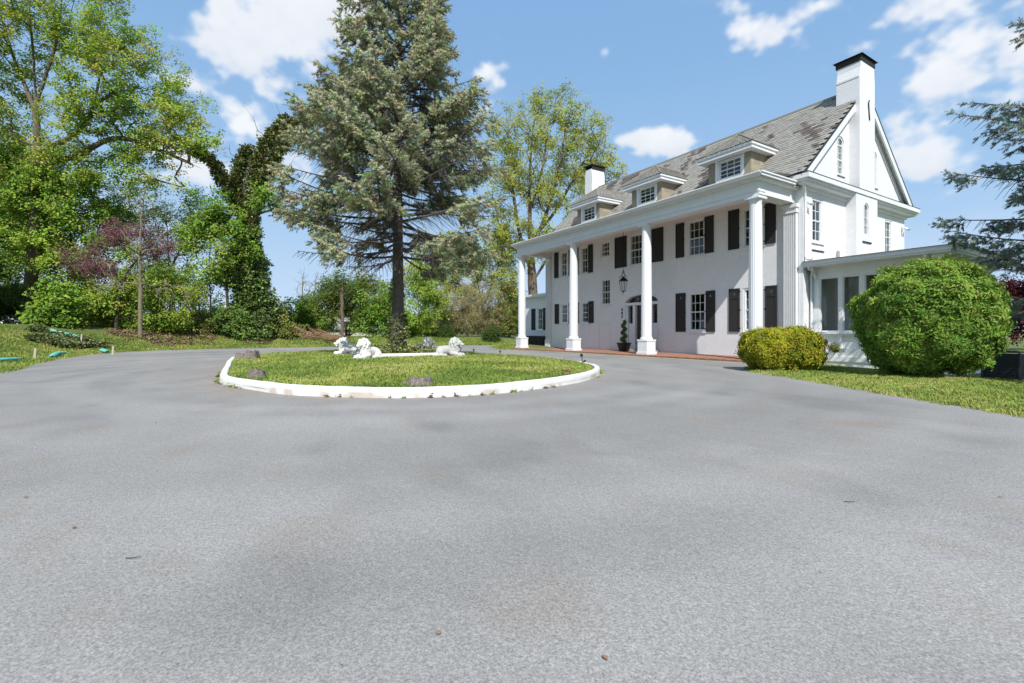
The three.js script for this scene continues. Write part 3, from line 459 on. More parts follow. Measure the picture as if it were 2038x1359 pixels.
// ---- porch
{
  HP('porch_beam', [bx(-16.22, -0.28, 6.12, 6.46, 1.99, 2.42), bx(-16.2, -0.30, 5.97, 6.12, 2.0, 2.405), bx(-16.24, -0.26, 6.1, 6.135, 1.985, 2.435), bx(-0.72, -0.282, 5.97, 6.46, 0.003, 1.99), bx(-16.218, -15.78, 5.97, 6.46, 0.003, 1.99), bx(-0.30, -0.235, 5.97, 6.04, 0.1, 2.43), bx(-16.2, -0.3, 5.93, 5.97, 1.97, 2.44)], M.trim);
  HP('porch_ceiling', bx(-15.78, -0.72, 6.28, 6.34, 0.003, 1.985), std({ color: 0xe3d9d2, roughness: 0.8 }));
  HP('porch_cornice', [bx(-16.36, -0.12, 6.46, 6.5, 0.003, 2.56), bx(-16.4, -0.08, 6.5, 6.53, 0.005, 2.62), bx(-16.42, -0.06, 6.6, 6.635, 0.47, 2.66)], M.trim);
  const gut = prism([[2.62, 6.53], [2.72, 6.53], [2.75, 6.6], [2.79, 6.63], [2.79, 6.67], [2.76, 6.67], [2.74, 6.635], [2.62, 6.635]], 16.4); gut.rotateY(-Math.PI / 2); gut.translate(-0.02, 0, 0);
  HP('gutter', [gut, bx(-0.06, 0.02, 6.53, 6.66, 0.5, 2.72), bx(0.02, 0.06, 6.62, 6.67, 0.5, 2.76)], M.trim);
  HP('porch_roof', quadGeo([[V3(-16.44, 6.665, 2.66), V3(-0.04, 6.665, 2.66), V3(-0.04, 6.94, 0.47), V3(-16.44, 6.94, 0.47)]]), std({ color: 0x8b8a86, roughness: 0.8, side: THREE.DoubleSide }));
  // fluted columns
  const fl = 20, seg = 120, shaft = (() => {
    const ys = [0, 0.02, 0.06, 0.1, 0.14, 1.7, 3.3, 4.75, 4.84, 4.88, 4.92, 4.96, 5.0], pos = [], idx = [];
    ys.forEach((y, j) => { for (let i = 0; i < seg; i++) { const a = i / seg * Math.PI * 2, base = j < 4 ? [0.285, 0.295, 0.29, 0.262][j] : j > 8 ? [0.218, 0.222, 0.235, 0.262][j - 9] : lerp(0.245, 0.203, Math.pow((y - 0.14) / 4.7, 1.4)); const f = j >= 4 && j <= 8 && y > 0.15 && y < 4.83 ? 0.014 * Math.pow(Math.abs(Math.sin(a * fl / 2)), 0.8) : 0; const r = base - 0.008 + (f ? f - 0.006 : 0); pos.push(r * Math.cos(a), y, r * Math.sin(a)); if (j < ys.length - 1) { const k = j * seg + i, q = j * seg + (i + 1) % seg; idx.push(k, k + seg, q, q, k + seg, q + seg); } } });
    const g = new THREE.BufferGeometry(); g.setAttribute('position', new THREE.Float32BufferAttribute(pos, 3)); g.setIndex(idx); g.computeVertexNormals(); return g;
  })();
  for (const X of [-15.99, -10.81, -5.63, -0.51]) {
    const c = shade(new THREE.Mesh(shaft, M.trim)); c.name = 'column'; c.position.set(X, 0.74, 2.2); c.scale.y = 5.13 / 5.0; house.add(c);
    const pg = [rbx(-0.28, 0.28, -0.6, -0.04, -0.28, 0.28, 0.01), rbx(-0.32, 0.32, -0.7, -0.54, -0.32, 0.32, 0.01), rbx(-0.3, 0.3, -0.07, 0.005, -0.3, 0.3, 0.01)];
    part('plinth', pg, M.trim, c); part('abacus', rbx(-0.27, 0.27, 4.975, 5.058, -0.27, 0.27, 0.008), M.trim, c);
  }
  // fluted pilasters against the wall
  for (const [x0, x1] of [[-0.62, -0.16], [-16.24, -15.8]]) {
    const g = [bx(x0, x1, 0.1, 5.6, 0.003, 0.13), bx(x0 - 0.03, x1 + 0.03, 5.6, 5.66, 0.003, 0.2), bx(x0 - 0.01, x1 + 0.01, 5.66, 5.8, 0.003, 0.17), bx(x0 - 0.05, x1 + 0.05, 5.8, 5.93, 0.003, 0.22), bx(x0 - 0.04, x1 + 0.04, 0.1, 0.6, 0.003, 0.2)];
    for (let k = 0; k < 7; k++) { const x = x0 + (x1 - x0) * k / 6.4; g.push(bx(x, x + 0.028, 0.6, 5.6, 0.131, 0.172)); }
    HP('pilaster', g, M.trim);
  }
  HP('corner_board', [bx(-0.14, 0.02, 0.0, 6.44, 0.003, 0.035), bx(0.003, 0.035, 0.0, 6.44, -0.16, 0.033)], M.trim);
  HP('porch_slab', bx(-16.7, 0.1, -0.3, 0.055, 0.0, 2.86), M.concrete);
  HP('porch_apron', bx(-16.8, -0.1, -0.3, 0.018, 2.87, 3.3), M.concrete, 'pale concrete strip along the brick porch edge');
  // brick paving
  const rb = mulberry(3), bl = []; const bg = new RoundedBoxGeometry(0.205, 0.05, 0.097, 1, 0.006); const im = [];
  for (let r = 0; r < 27; r++) for (let k = 0; k < 78; k++) { const head = r >= 25; if (r === 26) continue; if (head) continue; im.push([-16.55 + k * 0.213 + (r % 2) * 0.1, 0.06 + (rb() - 0.5) * 0.006, 0.08 + r * 0.106, 0]); }
  for (let k = 0; k < 157; k++) im.push([-16.58 + k * 0.1065, 0.062 + (rb() - 0.5) * 0.006, 2.785, 1]);
  const bm = shade(new THREE.InstancedMesh(bg, M.brick, im.length)), mt = new THREE.Matrix4(), qc = new THREE.Color();
  im.forEach(([x, y, z, h], i) => { mt.makeRotationY(h ? Math.PI / 2 : 0).setPosition(x, y, z); bm.setMatrixAt(i, mt); const v = 0.75 + rb() * 0.5; qc.setRGB(0.32 * v, 0.15 * v, 0.10 * v); bm.setColorAt(i, qc); });
  bm.name = 'brick_paving'; bm.userData.kind = 'stuff'; house.add(bm);
}
{ // entrance
  const e = HP('entrance', [bx(-9.12, -9.0, 0.18, 2.5, -0.26, -0.05), bx(-8.62, -8.45, 0.18, 2.5, -0.26, -0.03), bx(-7.53, -7.36, 0.18, 2.5, -0.26, -0.03), bx(-6.98, -6.86, 0.18, 2.5, -0.26, -0.05), bx(-9.16, -6.82, 2.5, 2.64, -0.26, 0.03), bx(-9.0, -8.62, 0.18, 1.55, -0.22, -0.12), bx(-7.36, -6.98, 0.18, 1.55, -0.22, -0.12), bx(-8.95, -8.67, 0.4, 1.4, -0.12, -0.1), bx(-7.31, -7.03, 0.4, 1.4, -0.12, -0.1)], M.trim);
  for (const x of [-8.81, -7.17]) { pane(e, x, 2.025, -0.17, 0.38, 0.95); const l = []; for (let k = 1; k < 3; k++) l.push(bx(x - 0.19 + k * 0.127 - 0.008, x - 0.19 + k * 0.127 + 0.008, 1.55, 2.5, -0.175, -0.155)); for (let k = 1; k < 6; k++) l.push(bx(x - 0.19, x + 0.19, 1.55 + k * 0.158 - 0.007, 1.55 + k * 0.158 + 0.007, -0.173, -0.157)); part('leading', l, M.dark, e); }
  const fs = new THREE.Shape(); fs.moveTo(-9.1, 2.64); fs.lineTo(-6.88, 2.64); fs.absellipse(-7.99, 2.64, 1.11, 0.38, 0, Math.PI, false); const fg = new THREE.ShapeGeometry(fs, 24); fg.translate(0, 0, -0.16); part('fanlight', fg, M.glass, e);
  const rays = []; for (let k = 1; k < 8; k++) { const a = Math.PI * k / 8, p0 = V3(-7.99 + 0.25 * Math.cos(a), 2.64 + 0.1 * Math.sin(a), -0.15), p1 = V3(-7.99 + 1.1 * Math.cos(a), 2.64 + 0.37 * Math.sin(a), -0.15); rays.push(pipe([p0, p0.clone().lerp(p1, .5), p1], 0.01, 5)); } part('leading', rays, M.dark, e);
  const arch = []; for (let k = 0; k <= 20; k++) { const a = Math.PI * k / 20; arch.push(V3(-7.99 + 1.14 * Math.cos(a), 2.63 + 0.42 * Math.sin(a), 0.0)); } part('arch_moulding', pipe(arch, 0.035, 6), M.trim, e);
  const door = HP('front_door', [bx(-8.45, -7.53, 0.24, 2.5, -0.24, -0.19)], std({ color: 0x3a2e2b, roughness: 0.45 }), 'dark brown panelled front door');
  const pn = []; for (const [a, b] of [[-8.36, -8.04], [-7.94, -7.62]]) for (const [c, d] of [[0.36, 0.9], [1.05, 1.65], [1.8, 2.38]]) pn.push(rbx(a, b, c, d, -0.195, -0.17, 0.008)); part('door_panel', pn, std({ color: 0x332826, roughness: 0.45 }), door);
  part('door_handle', [new THREE.SphereGeometry(0.035, 10, 8).translate(-8.38, 1.18, -0.13), new THREE.CylinderGeometry(0.012, 0.012, 0.07).rotateX(Math.PI / 2).translate(-8.38, 1.18, -0.165)], std({ color: 0xb59a5a, metalness: 1, roughness: 0.3 }), door);
  HP('door_step', [rbx(-9.2, -6.78, 0.06, 0.19, -0.1, 0.4, 0.015)], M.concrete);
  const font = await new FontLoader().loadAsync('fonts/droid/droid_sans_bold.typeface.json');
  [...'403'].forEach((ch, i) => { const g = new TextGeometry(ch, { font, size: 0.15, depth: 0.02, curveSegments: 5 }); g.computeBoundingBox(); g.translate(-(g.boundingBox.max.x + g.boundingBox.min.x) / 2, 0, 0); const m = part('house_number', g, M.iron, house); m.position.set(-9.36, 2.24 - i * 0.19, 0.004); });
}
{ // sunroom on the gable side
  const Zf = -0.5, Xr = 3.7;
  const posts = [[0.06, 0.34], [0.99, 1.10], [1.65, 1.78], [2.35, 2.46], [3.03, 3.12], [3.55, Xr]];
  const g = [bx(0.036, Xr, -0.8, 0.5, Zf - 0.2, Zf + 0.02), bx(0.036, Xr, 0.96, 1.02, Zf - 0.2, Zf + 0.03), bx(0.036, Xr + 0.02, 1.02, 1.1, Zf - 0.22, Zf + 0.07), bx(0.036, Xr, 3.1, 3.3, Zf - 0.16, Zf), bx(0.036, Xr + 0.03, 3.3, 3.5, Zf - 0.16, Zf + 0.03), bx(0.036, Xr, 0.5, 0.96, Zf - 0.2, Zf - 0.05), bx(0.036, Xr + 0.06, 0.02, 0.2, Zf - 0.22, Zf + 0.06)];
  for (const [a, b] of posts) g.push(bx(a, b, 1.1, 3.1, Zf - 0.14, Zf - 0.01), bx((a + b) / 2 - 0.05, (a + b) / 2 + 0.05, 0.5, 0.96, Zf - 0.06, Zf + 0.005));
  HP('sunroom_wall', g, M.trim);
  for (let k = 0; k < posts.length - 1; k++) { const a = posts[k][1], b = posts[k + 1][0], w = HP('sunroom_window', [bx(a, a + 0.035, 1.1, 3.1, Zf - 0.12, Zf - 0.03), bx(b - 0.035, b, 1.1, 3.1, Zf - 0.12, Zf - 0.03), bx(a + 0.035, b - 0.035, 3.06, 3.1, Zf - 0.12, Zf - 0.03), bx(a + 0.035, b - 0.035, 1.1, 1.14, Zf - 0.12, Zf - 0.03)], M.trim); pane(w, (a + b) / 2, 2.1, Zf - 0.08, b - a - 0.04, 1.98); }
  // right side
  const sg = [bx(Xr - 0.2, Xr + 0.015, -0.9, 1.05, -5.85, Zf - 0.202), bx(Xr - 0.18, Xr + 0.02, 3.1, 3.5, -5.85, Zf - 0.162)], zs = [-0.68, -1.95, -3.25, -4.55, -5.85];
  for (let k = 0; k < zs.length; k++) sg.push(bx(Xr - 0.16, Xr + 0.04, 1.05, 3.1, zs[k] - 0.02, zs[k] + (k ? 0.2 : 0.0)));
  HP('sunroom_wall', sg, M.trim);
  for (let k = 0; k < 4; k++) { const a = zs[k + 1] + 0.2, b = zs[k] - 0.02, w = HP('sunroom_window', [bx(Xr - 0.12, Xr - 0.04, 1.05, 3.1, (a + b) / 2 - 0.03, (a + b) / 2 + 0.03), bx(Xr - 0.12, Xr - 0.04, 1.05, 1.1, a, b)], M.trim); for (const s of [-1, 1]) pane(w, Xr - 0.08, 2.1, (a + b) / 2 + s * (b - a) / 4, (b - a) / 2 - 0.05, 2, Math.PI / 2); }
  HP('sunroom_wall', bx(0.02, Xr, -0.9, 3.5, -6.0, -5.852), M.trim);
  const pale = std({ color: 0xa9aaa6, roughness: 0.9 });
  HP('sunroom_floor', bx(0.02, Xr - 0.2, 0.6, 0.75, -5.84, Zf - 0.21), pale);
  HP('sunroom_ceiling', bx(0.02, Xr - 0.16, 3.42, 3.5, -5.84, Zf - 0.17), pale);
  HP('sunroom_partition', [bx(0.05, 0.12, 0.75, 3.4, -5.8, -0.75), bx(0.13, Xr - 0.3, 0.75, 3.4, -4.6, -4.5)], pale);
  const roof = HP('sunroom_roof', [bx(0.036, 4.25, 3.5, 3.56, -6.4, 0.1), bx(0.036, 4.3, 3.56, 3.7, -6.45, 0.14)], M.trim);
  part('roofing', quadGeo([[V3(0.003, 3.705, 0.2), V3(4.36, 3.705, 0.2), V3(2.6, 4.0, -2.2), V3(0.003, 4.0, -2.2)], [V3(4.36, 3.705, 0.2), V3(4.36, 3.705, -6.5), V3(2.6, 4.0, -4.2), V3(2.6, 4.0, -2.2)], [V3(0.003, 4.0, -2.2), V3(2.6, 4.0, -2.2), V3(2.6, 4.0, -4.2), V3(0.003, 4.0, -4.2)], [V3(0.003, 4.0, -4.2), V3(2.6, 4.0, -4.2), V3(4.36, 3.705, -6.5), V3(0.003, 3.705, -6.5)]]), std({ color: 0x9b9790, roughness: 0.9, side: THREE.DoubleSide }), roof);
  const rr = mulberry(12); for (let k = 0; k < 22; k++) part('roof_edge_board', bx(4.2, 4.4, 3.712, 3.75 + rr() * 0.02, 0.16 - k * 0.3 - 0.285, 0.16 - k * 0.3), rr() < 0.4 ? M.concrete : M.trim, roof);
  for (const z of [-0.15, -1.0, -1.9, -2.8, -3.7, -4.6, -5.5]) { const b = prism([[3.72, 3.5], [4.2, 3.5], [4.2, 3.42], [3.95, 3.36], [3.8, 3.2], [3.72, 3.05]], 0.09); b.translate(0, 0, z - 0.045); HP('eave_bracket', b, M.trim); }
  for (const x of [0.22, 3.62]) { const b = prism([[0, 3.5], [0.5, 3.5], [0.5, 3.42], [0.25, 3.36], [0.1, 3.2], [0, 3.05]], 0.09); b.rotateY(-Math.PI / 2); b.translate(x + 0.045, 0, Zf + 0.03); HP('eave_bracket', b, M.trim); }
  HP('foundation', [bx(0.036, Xr - 0.02, -0.9, 0.02, Zf - 0.25, Zf - 0.01)], std({ color: 0xb49b7c, roughness: 0.95, bumpMap: T.stucco, bumpScale: 0.01 }));
}
{ // downspouts and floodlights at the corner
  HP('downspout', [pipe([V3(0.2, 6.6, 0.3), V3(0.16, 6.45, 0.2), V3(0.1, 6.3, 0.04), V3(0.08, 6.0, -0.02), V3(0.08, 4.2, -0.02), V3(0.08, 3.95, -0.02), V3(0.16, 3.8, 0.0), V3(0.34, 3.78, 0.0)], 0.042, 8)], M.trim);
  HP('downspout', [pipe([V3(0.34, 3.52, 0.06), V3(0.3, 3.4, -0.1), V3(0.12, 3.2, -0.36), V3(0.1, 2.9, -0.42), V3(0.1, 1.0, -0.42), V3(0.1, 0.1, -0.42)], 0.042, 8)], M.trim);
  for (const [x, y, z] of [[0.12, 5.95, -0.2], [0.12, 6.0, -8.9]]) {
    const f = HP('floodlight', [bx(0.036, 0.08, y - 0.05, y + 0.09, z - 0.06, z + 0.06), ...[-1, 1].map((s) => new THREE.CylinderGeometry(0.035, 0.06, 0.16, 10).rotateZ(0.9 * 1).rotateY(s * 0.5).translate(x + 0.06, y - 0.04, z + s * 0.09))], M.trim);
    part('lamp_lens', [-1, 1].map((s) => new THREE.CylinderGeometry(0.05, 0.05, 0.012, 10).rotateZ(0.9).rotateY(s * 0.5).translate(x + 0.125, y - 0.09, z + s * 0.12)), M.concrete, f);
  }
  HP('roof_conduit', [pipe([V3(0.035, 3.9, -2.6), V3(0.06, 4.2, -2.6), V3(0.06, 4.35, -2.62)], 0.06, 8)], M.concrete);
}
{ // low wing at the far end
  const s = new THREE.Shape([[-20.5, -0.2], [-16.27, -0.2], [-16.27, 3.6], [-20.5, 3.6]].map((p) => new THREE.Vector2(...p))); s.holes.push(hole(-18.83 - 0.06, -18.26 + 0.06, 1.28 - 0.075, 2.76 + 0.075));
  const g = new THREE.ExtrudeGeometry(s, { depth: 0.25, bevelEnabled: false }); g.translate(0, 0, -1.25);
  HP('wing_wall', [g, bx(-20.5, -20.25, -0.2, 3.6, -5, -1.252), bx(-20.248, -16.27, -0.2, 3.6, -5, -4.8)], M.white);
  makeWindow({ x: -18.545, y: 1.28, z: -1.0, w: 0.54, h: 1.48, cols: 2, rt: 2, rb: 2 });
  makeShutter(-19.6, -19.12, 1.24, 2.8, -1.0, 1, 1); makeShutter(-18.12, -17.68, 1.24, 2.8, -1.0, 1, -1);
  HP('wing_roof', [bx(-20.8, -16.27, 3.6, 3.68, -5.2, -0.72), bx(-20.85, -16.27, 3.68, 3.82, -5.25, -0.66)], M.trim);
  HP('interior_partition', bx(-20.2, -16.4, 0, 3.5, -3, -2.9), M.interior);
}
{ // lattice crates of the condenser enclosure by the wing
  const o = thing('storage_bin', 'dark wooden slatted bin against the low wing wall', 'bin', hw(-18.7, 0, -0.72), HROT);
  part('bin_body', bx(-1.2, 1.2, 0, 0.74, -0.24, 0.22), M.dark, o);
  for (let k = 0; k < 12; k++) part('slat', bx(-1.2 + k * 0.2, -1.2 + k * 0.2 + 0.17, 0.02, 0.76, 0.222, 0.245), std({ color: k % 3 ? 0x2c2624 : 0x3a302b, roughness: 0.85 }), o);
  part('lid', rbx(-1.25, 1.25, 0.762, 0.81, -0.26, 0.28, 0.01), M.dark, o);
}
// ---- things on the porch
{
  const p = hw(-8.18, 0, 1.1), o = thing('hanging_lantern', 'black wrought-iron lantern hanging on a chain under the porch ceiling', 'lantern', V3(p.x, 3.0, p.z), HROT + 0.4);
  const ch = []; for (let k = 0; k < 36; k++) { const t = new THREE.TorusGeometry(0.022, 0.006, 5, 8); t.scale(0.7, 1.5, 1); if (k % 2) t.rotateY(Math.PI / 2); t.translate(0, 1.28 + k * 0.055, 0); ch.push(t); } part('chain', ch, M.iron, o);
  const ps = []; for (let k = 0; k < 4; k++) { const a = Math.PI / 4 + k * Math.PI / 2; ps.push(pipe([V3(Math.cos(a) * 0.12, 0.18, Math.sin(a) * 0.12), V3(Math.cos(a) * 0.17, 0.45, Math.sin(a) * 0.17), V3(Math.cos(a) * 0.22, 0.7, Math.sin(a) * 0.22)], 0.012, 5)); }
  ps.push(new THREE.CylinderGeometry(0.13, 0.11, 0.03, 4).rotateY(0).translate(0, 0.17, 0), new THREE.CylinderGeometry(0.25, 0.25, 0.025, 4).translate(0, 0.7, 0)); part('cage', ps, M.iron, o);
  for (let k = 0; k < 4; k++) { const a = k * Math.PI / 2, q = quadGeo([[V3(0.083, 0.19, -0.083), V3(0.083, 0.19, 0.083), V3(0.153, 0.69, 0.153), V3(0.153, 0.69, -0.153)]]); q.rotateY(a); part('glass_panel', q, M.glass, o); }
  part('lantern_roof', [new THREE.CylinderGeometry(0.07, 0.26, 0.16, 4).translate(0, 0.79, 0), new THREE.CylinderGeometry(0.03, 0.06, 0.06, 8).translate(0, 0.9, 0)], M.iron, o);
  const sc = []; for (let k = 0; k < 4; k++) { const a = Math.PI / 4 + k * Math.PI / 2, c = Math.cos(a), s = Math.sin(a); sc.push(pipe([V3(c * 0.15, 0.8, s * 0.15), V3(c * 0.2, 0.87, s * 0.2), V3(c * 0.17, 0.95, s * 0.17), V3(c * 0.11, 0.93, s * 0.11), V3(c * 0.1, 1.0, s * 0.1), V3(c * 0.05, 1.12, s * 0.05), V3(0, 1.25, 0)], 0.011, 5)); } part('scroll', sc, M.iron, o);
  part('finial', [new THREE.SphereGeometry(0.035, 8, 8).translate(0, 0.13, 0), new THREE.ConeGeometry(0.02, 0.12, 8).rotateX(Math.PI).translate(0, 0.06, 0)], M.iron, o);
  part('candle_lamp', [new THREE.CylinderGeometry(0.015, 0.015, 0.16, 8).translate(0, 0.28, 0), new THREE.SphereGeometry(0.022, 8, 8).scale(1, 1.6, 1).translate(0, 0.39, 0)], M.stone, o);
}
// ------------------------------------------------------------------ plants: builders
class Tubes {
  constructor() { this.p = []; this.n = []; this.u = []; this.i = []; }
  add(pts, rad, sides) {
    const N = pts.length, base = this.p.length / 3; let nx = V3(1, 0, 0), len = 0; const t = V3(), b = V3();
    for (let k = 0; k < N; k++) {
      t.copy(pts[Math.min(k + 1, N - 1)]).sub(pts[Math.max(k - 1, 0)]).normalize();
      if (k === 0) { nx = Math.abs(t.y) > 0.9 ? V3(1, 0, 0) : V3(0, 1, 0); }
      nx.addScaledVector(t, -nx.dot(t)).normalize(); b.crossVectors(t, nx);
      if (k) len += pts[k].distanceTo(pts[k - 1]);
      for (let s = 0; s <= sides; s++) { const a = s / sides * Math.PI * 2, c = Math.cos(a), d = Math.sin(a), X = nx.x * c + b.x * d, Y = nx.y * c + b.y * d, Z = nx.z * c + b.z * d, r = rad[k]; this.p.push(pts[k].x + X * r, pts[k].y + Y * r, pts[k].z + Z * r); this.n.push(X, Y, Z); this.u.push(s / sides * Math.max(0.1, Math.round(rad[0] * 12) / 2), len); }
      if (k) for (let s = 0; s < sides; s++) { const q = base + (k - 1) * (sides + 1) + s, w = q + sides + 1; this.i.push(q, q + 1, w, q + 1, w + 1, w); }
    }
  }
  geo() { const g = new THREE.BufferGeometry(); g.setAttribute('position', new THREE.Float32BufferAttribute(this.p, 3)); g.setAttribute('normal', new THREE.Float32BufferAttribute(this.n, 3)); g.setAttribute('uv', new THREE.Float32BufferAttribute(this.u, 2)); g.setIndex(this.i); return g; }
}
function woodMesh(tb, mat, parent, name = 'trunk') { const m = shade(new THREE.Mesh(tb.geo(), mat)); m.name = name; parent.add(m); return m; }
// a spray of leaves: each leaf a folded pointed blade
function leafSpray(n, len, wid, spread, seed, flat = 0.5) {
  const r = mulberry(seed), pos = [], M4 = new THREE.Matrix4(), q = new THREE.Quaternion(), e = new THREE.Euler();
  for (let k = 0; k < n; k++) {
    const a = r() * 6.283, el = Math.acos(2 * r() - 1), d = spread * Math.cbrt(r()), o = V3(Math.sin(el) * Math.cos(a) * d, Math.cos(el) * d * flat, Math.sin(el) * Math.sin(a) * d);
    e.set((r() - 0.5) * 1.7, r() * 6.283, (r() - 0.5) * 1.5); q.setFromEuler(e); M4.compose(o, q, V3(1, 1, 1).multiplyScalar(0.7 + r() * 0.6));
    const A = V3(0, 0, 0), B = V3(wid / 2, wid * 0.22, len * 0.45), C = V3(0, -len * 0.08, len), D = V3(-wid / 2, wid * 0.22, len * 0.45), Mid = V3(0, 0, len * 0.45);
    for (const v of [A, B, C, A, C, D]) { const w = v.clone().applyMatrix4(M4); pos.push(w.x, w.y, w.z); }
  }
  const g = new THREE.BufferGeometry(); g.setAttribute('position', new THREE.Float32BufferAttribute(pos, 3)); g.computeVertexNormals(); g.setAttribute('uv', new THREE.Float32BufferAttribute(new Float32Array(pos.length / 3 * 2), 2)); return g;
}
// a conifer sprig: a forked twig with needles all round
function sprig(twigs, len, needles, nl, nw, seed) {
  const r = mulberry(seed), pos = [];
  for (let k = 0; k < twigs; k++) {
    const side = k === 0 ? 0 : (k % 2 ? 1 : -1), st = k === 0 ? 0 : len * (0.15 + 0.16 * Math.ceil(k / 2)), dir = V3(side * 0.75, (r() - 0.5) * 0.3 - (k ? 0.08 : 0), 1).normalize(), o = V3(0, 0, st), L = k === 0 ? len : len * (0.55 - 0.06 * k) * (0.8 + r() * 0.4);
    const x = V3(0, 1, 0).cross(dir).normalize(), y = dir.clone().cross(x);
    for (let j = 0; j < needles; j++) {
      const s = (j + r()) / needles, b = o.clone().addScaledVector(dir, s * L), a = r() * 6.283, out = x.clone().multiplyScalar(Math.cos(a)).addScaledVector(y, Math.sin(a)), tip = b.clone().addScaledVector(out, nl * (0.7 + r() * 0.5)).addScaledVector(dir, nl * 0.75), w = dir.clone().cross(out).normalize().multiplyScalar(nw / 2);
      for (const v of [b.clone().add(w), b.clone().sub(w), tip]) pos.push(v.x, v.y, v.z);
    }
  }
  const g = new THREE.BufferGeometry(); g.setAttribute('position', new THREE.Float32BufferAttribute(pos, 3)); g.computeVertexNormals(); g.setAttribute('uv', new THREE.Float32BufferAttribute(new Float32Array(pos.length / 3 * 2), 2)); return g;
}
const _o = new THREE.Object3D(), _c = new THREE.Color();
function scatter(name, geo, mat, list, parent) {                        // list: {p, r:[x,y,z] | q, s, c}
  const m = shade(new THREE.InstancedMesh(geo, mat, list.length));
  list.forEach((k, i) => { _o.position.copy(k.p); if (k.q) _o.quaternion.copy(k.q); else _o.rotation.set(k.r[0], k.r[1], k.r[2], 'YXZ'); if (typeof k.s === 'number') _o.scale.setScalar(k.s); else _o.scale.copy(k.s); _o.updateMatrix(); m.setMatrixAt(i, _o.matrix); _c.setRGB(k.c[0], k.c[1], k.c[2]); m.setColorAt(i, _c); });
  m.name = name; m.userData.kind = 'stuff'; parent.add(m); return m;
}
const mix3 = (a, b, t) => [lerp(a[0], b[0], t), lerp(a[1], b[1], t), lerp(a[2], b[2], t)];
const pick = (pal, t) => { const x = clamp(t, 0, 0.9999) * (pal.length - 1), i = Math.floor(x); return mix3(pal[i], pal[i + 1], x - i); };

// skeleton grown towards points in the crown; pipe-model thickness
function skeleton({ stems, targets, r0, tip = 0.007, seed = 1, attach = 0.25, up = 0.4, wob = 0.12 }) {
  const r = mulberry(seed), P = [], par = [], chains = [];
  const addChain = (pts, parent) => { const c = parent >= 0 ? [parent] : []; let last = parent; for (const p of pts) { P.push(p); par.push(last); last = P.length - 1; c.push(last); } chains.push(c); return c; };
  for (const st of stems) {
    const cv = new THREE.CatmullRomCurve3(st, false, 'centripetal'), L = cv.getLength(), n = Math.max(3, Math.ceil(L / 0.5)), pts = cv.getSpacedPoints(n);
    let parent = -1; if (P.length) { let bd = 0.6; for (let i = 0; i < P.length; i++) { const d = P[i].distanceTo(pts[0]); if (d < bd) { bd = d; parent = i; } } if (parent >= 0) pts.shift(); }
    pts.forEach((p, i) => { if (i) p.add(V3((r() - .5) * wob * .5, 0, (r() - .5) * wob * .5)); }); addChain(pts, parent);
  }
  const stemCount = P.length, y0 = Math.min(...P.map((p) => p.y)), y1 = Math.max(...P.map((p) => p.y)), minY = y0 + (y1 - y0) * attach;
  const ts = targets.map((t) => { let d = 1e9; for (let i = 0; i < stemCount; i++) d = Math.min(d, P[i].distanceTo(t)); return [t, d]; }).sort((a, b) => a[1] - b[1]);
  const tips = [];
  for (const [t] of ts) {
    let best = -1, bc = 1e9;
    for (let i = 0; i < P.length; i++) { const p = P[i]; if (p.y < minY) continue; const dh = Math.hypot(p.x - t.x, p.z - t.z), d = p.distanceTo(t), c = d + 1.4 * Math.max(0, p.y - (t.y - up * dh)); if (c < bc) { bc = c; best = i; } }
    if (best < 0) best = stemCount - 1;
    const a = P[best], L = a.distanceTo(t); if (L < 0.12) { tips.push({ pts: [a, t] }); continue; }
    const dir = t.clone().sub(a).normalize(), pd = par[best] >= 0 ? a.clone().sub(P[par[best]]).normalize() : V3(0, 1, 0), d0 = dir.clone().lerp(pd, 0.35).add(V3(0, 0.12, 0)).normalize();
    const b1 = a.clone().addScaledVector(d0, L * 0.38), b2 = t.clone().addScaledVector(dir, -L * 0.3).add(V3((r() - .5), (r() - .5), (r() - .5)).multiplyScalar(L * wob * 1.4)), n = Math.max(2, Math.min(9, Math.ceil(L / 0.42))), pts = [];
    const cb = new THREE.CubicBezierCurve3(a, b1, b2, t); for (let k = 1; k <= n; k++) pts.push(cb.getPoint(k / n));
    const c = addChain(pts, best); tips.push({ pts: c.map((i) => P[i]) });
  }
  const w = new Float32Array(P.length); for (const c of chains) w[c[c.length - 1]] += 1;
  for (let i = P.length - 1; i >= 0; i--) if (par[i] >= 0) w[par[i]] += Math.max(w[i], 0.2);
  const wmax = Math.max(...w), e = Math.log(r0 / tip) / Math.log(Math.max(wmax, 3));
  const R = (i) => tip * Math.pow(Math.max(w[i], 1), e), tb = new Tubes();
  for (const c of chains) {
    if (c.length < 2) continue; const pts = c.map((i) => P[i]), rad = c.map((i, k) => (k === 0 && par[c[1]] === i && i !== c[1] && chains[0] !== c ? R(c[1]) * 1.1 : R(i)));
    rad[rad.length - 1] *= 0.6; const rm = rad[0]; tb.add(pts, rad, rm > 0.12 ? 9 : rm > 0.03 ? 6 : 4);
  }
  return { tb, tips, P, par, R, stemCount, chains };
}
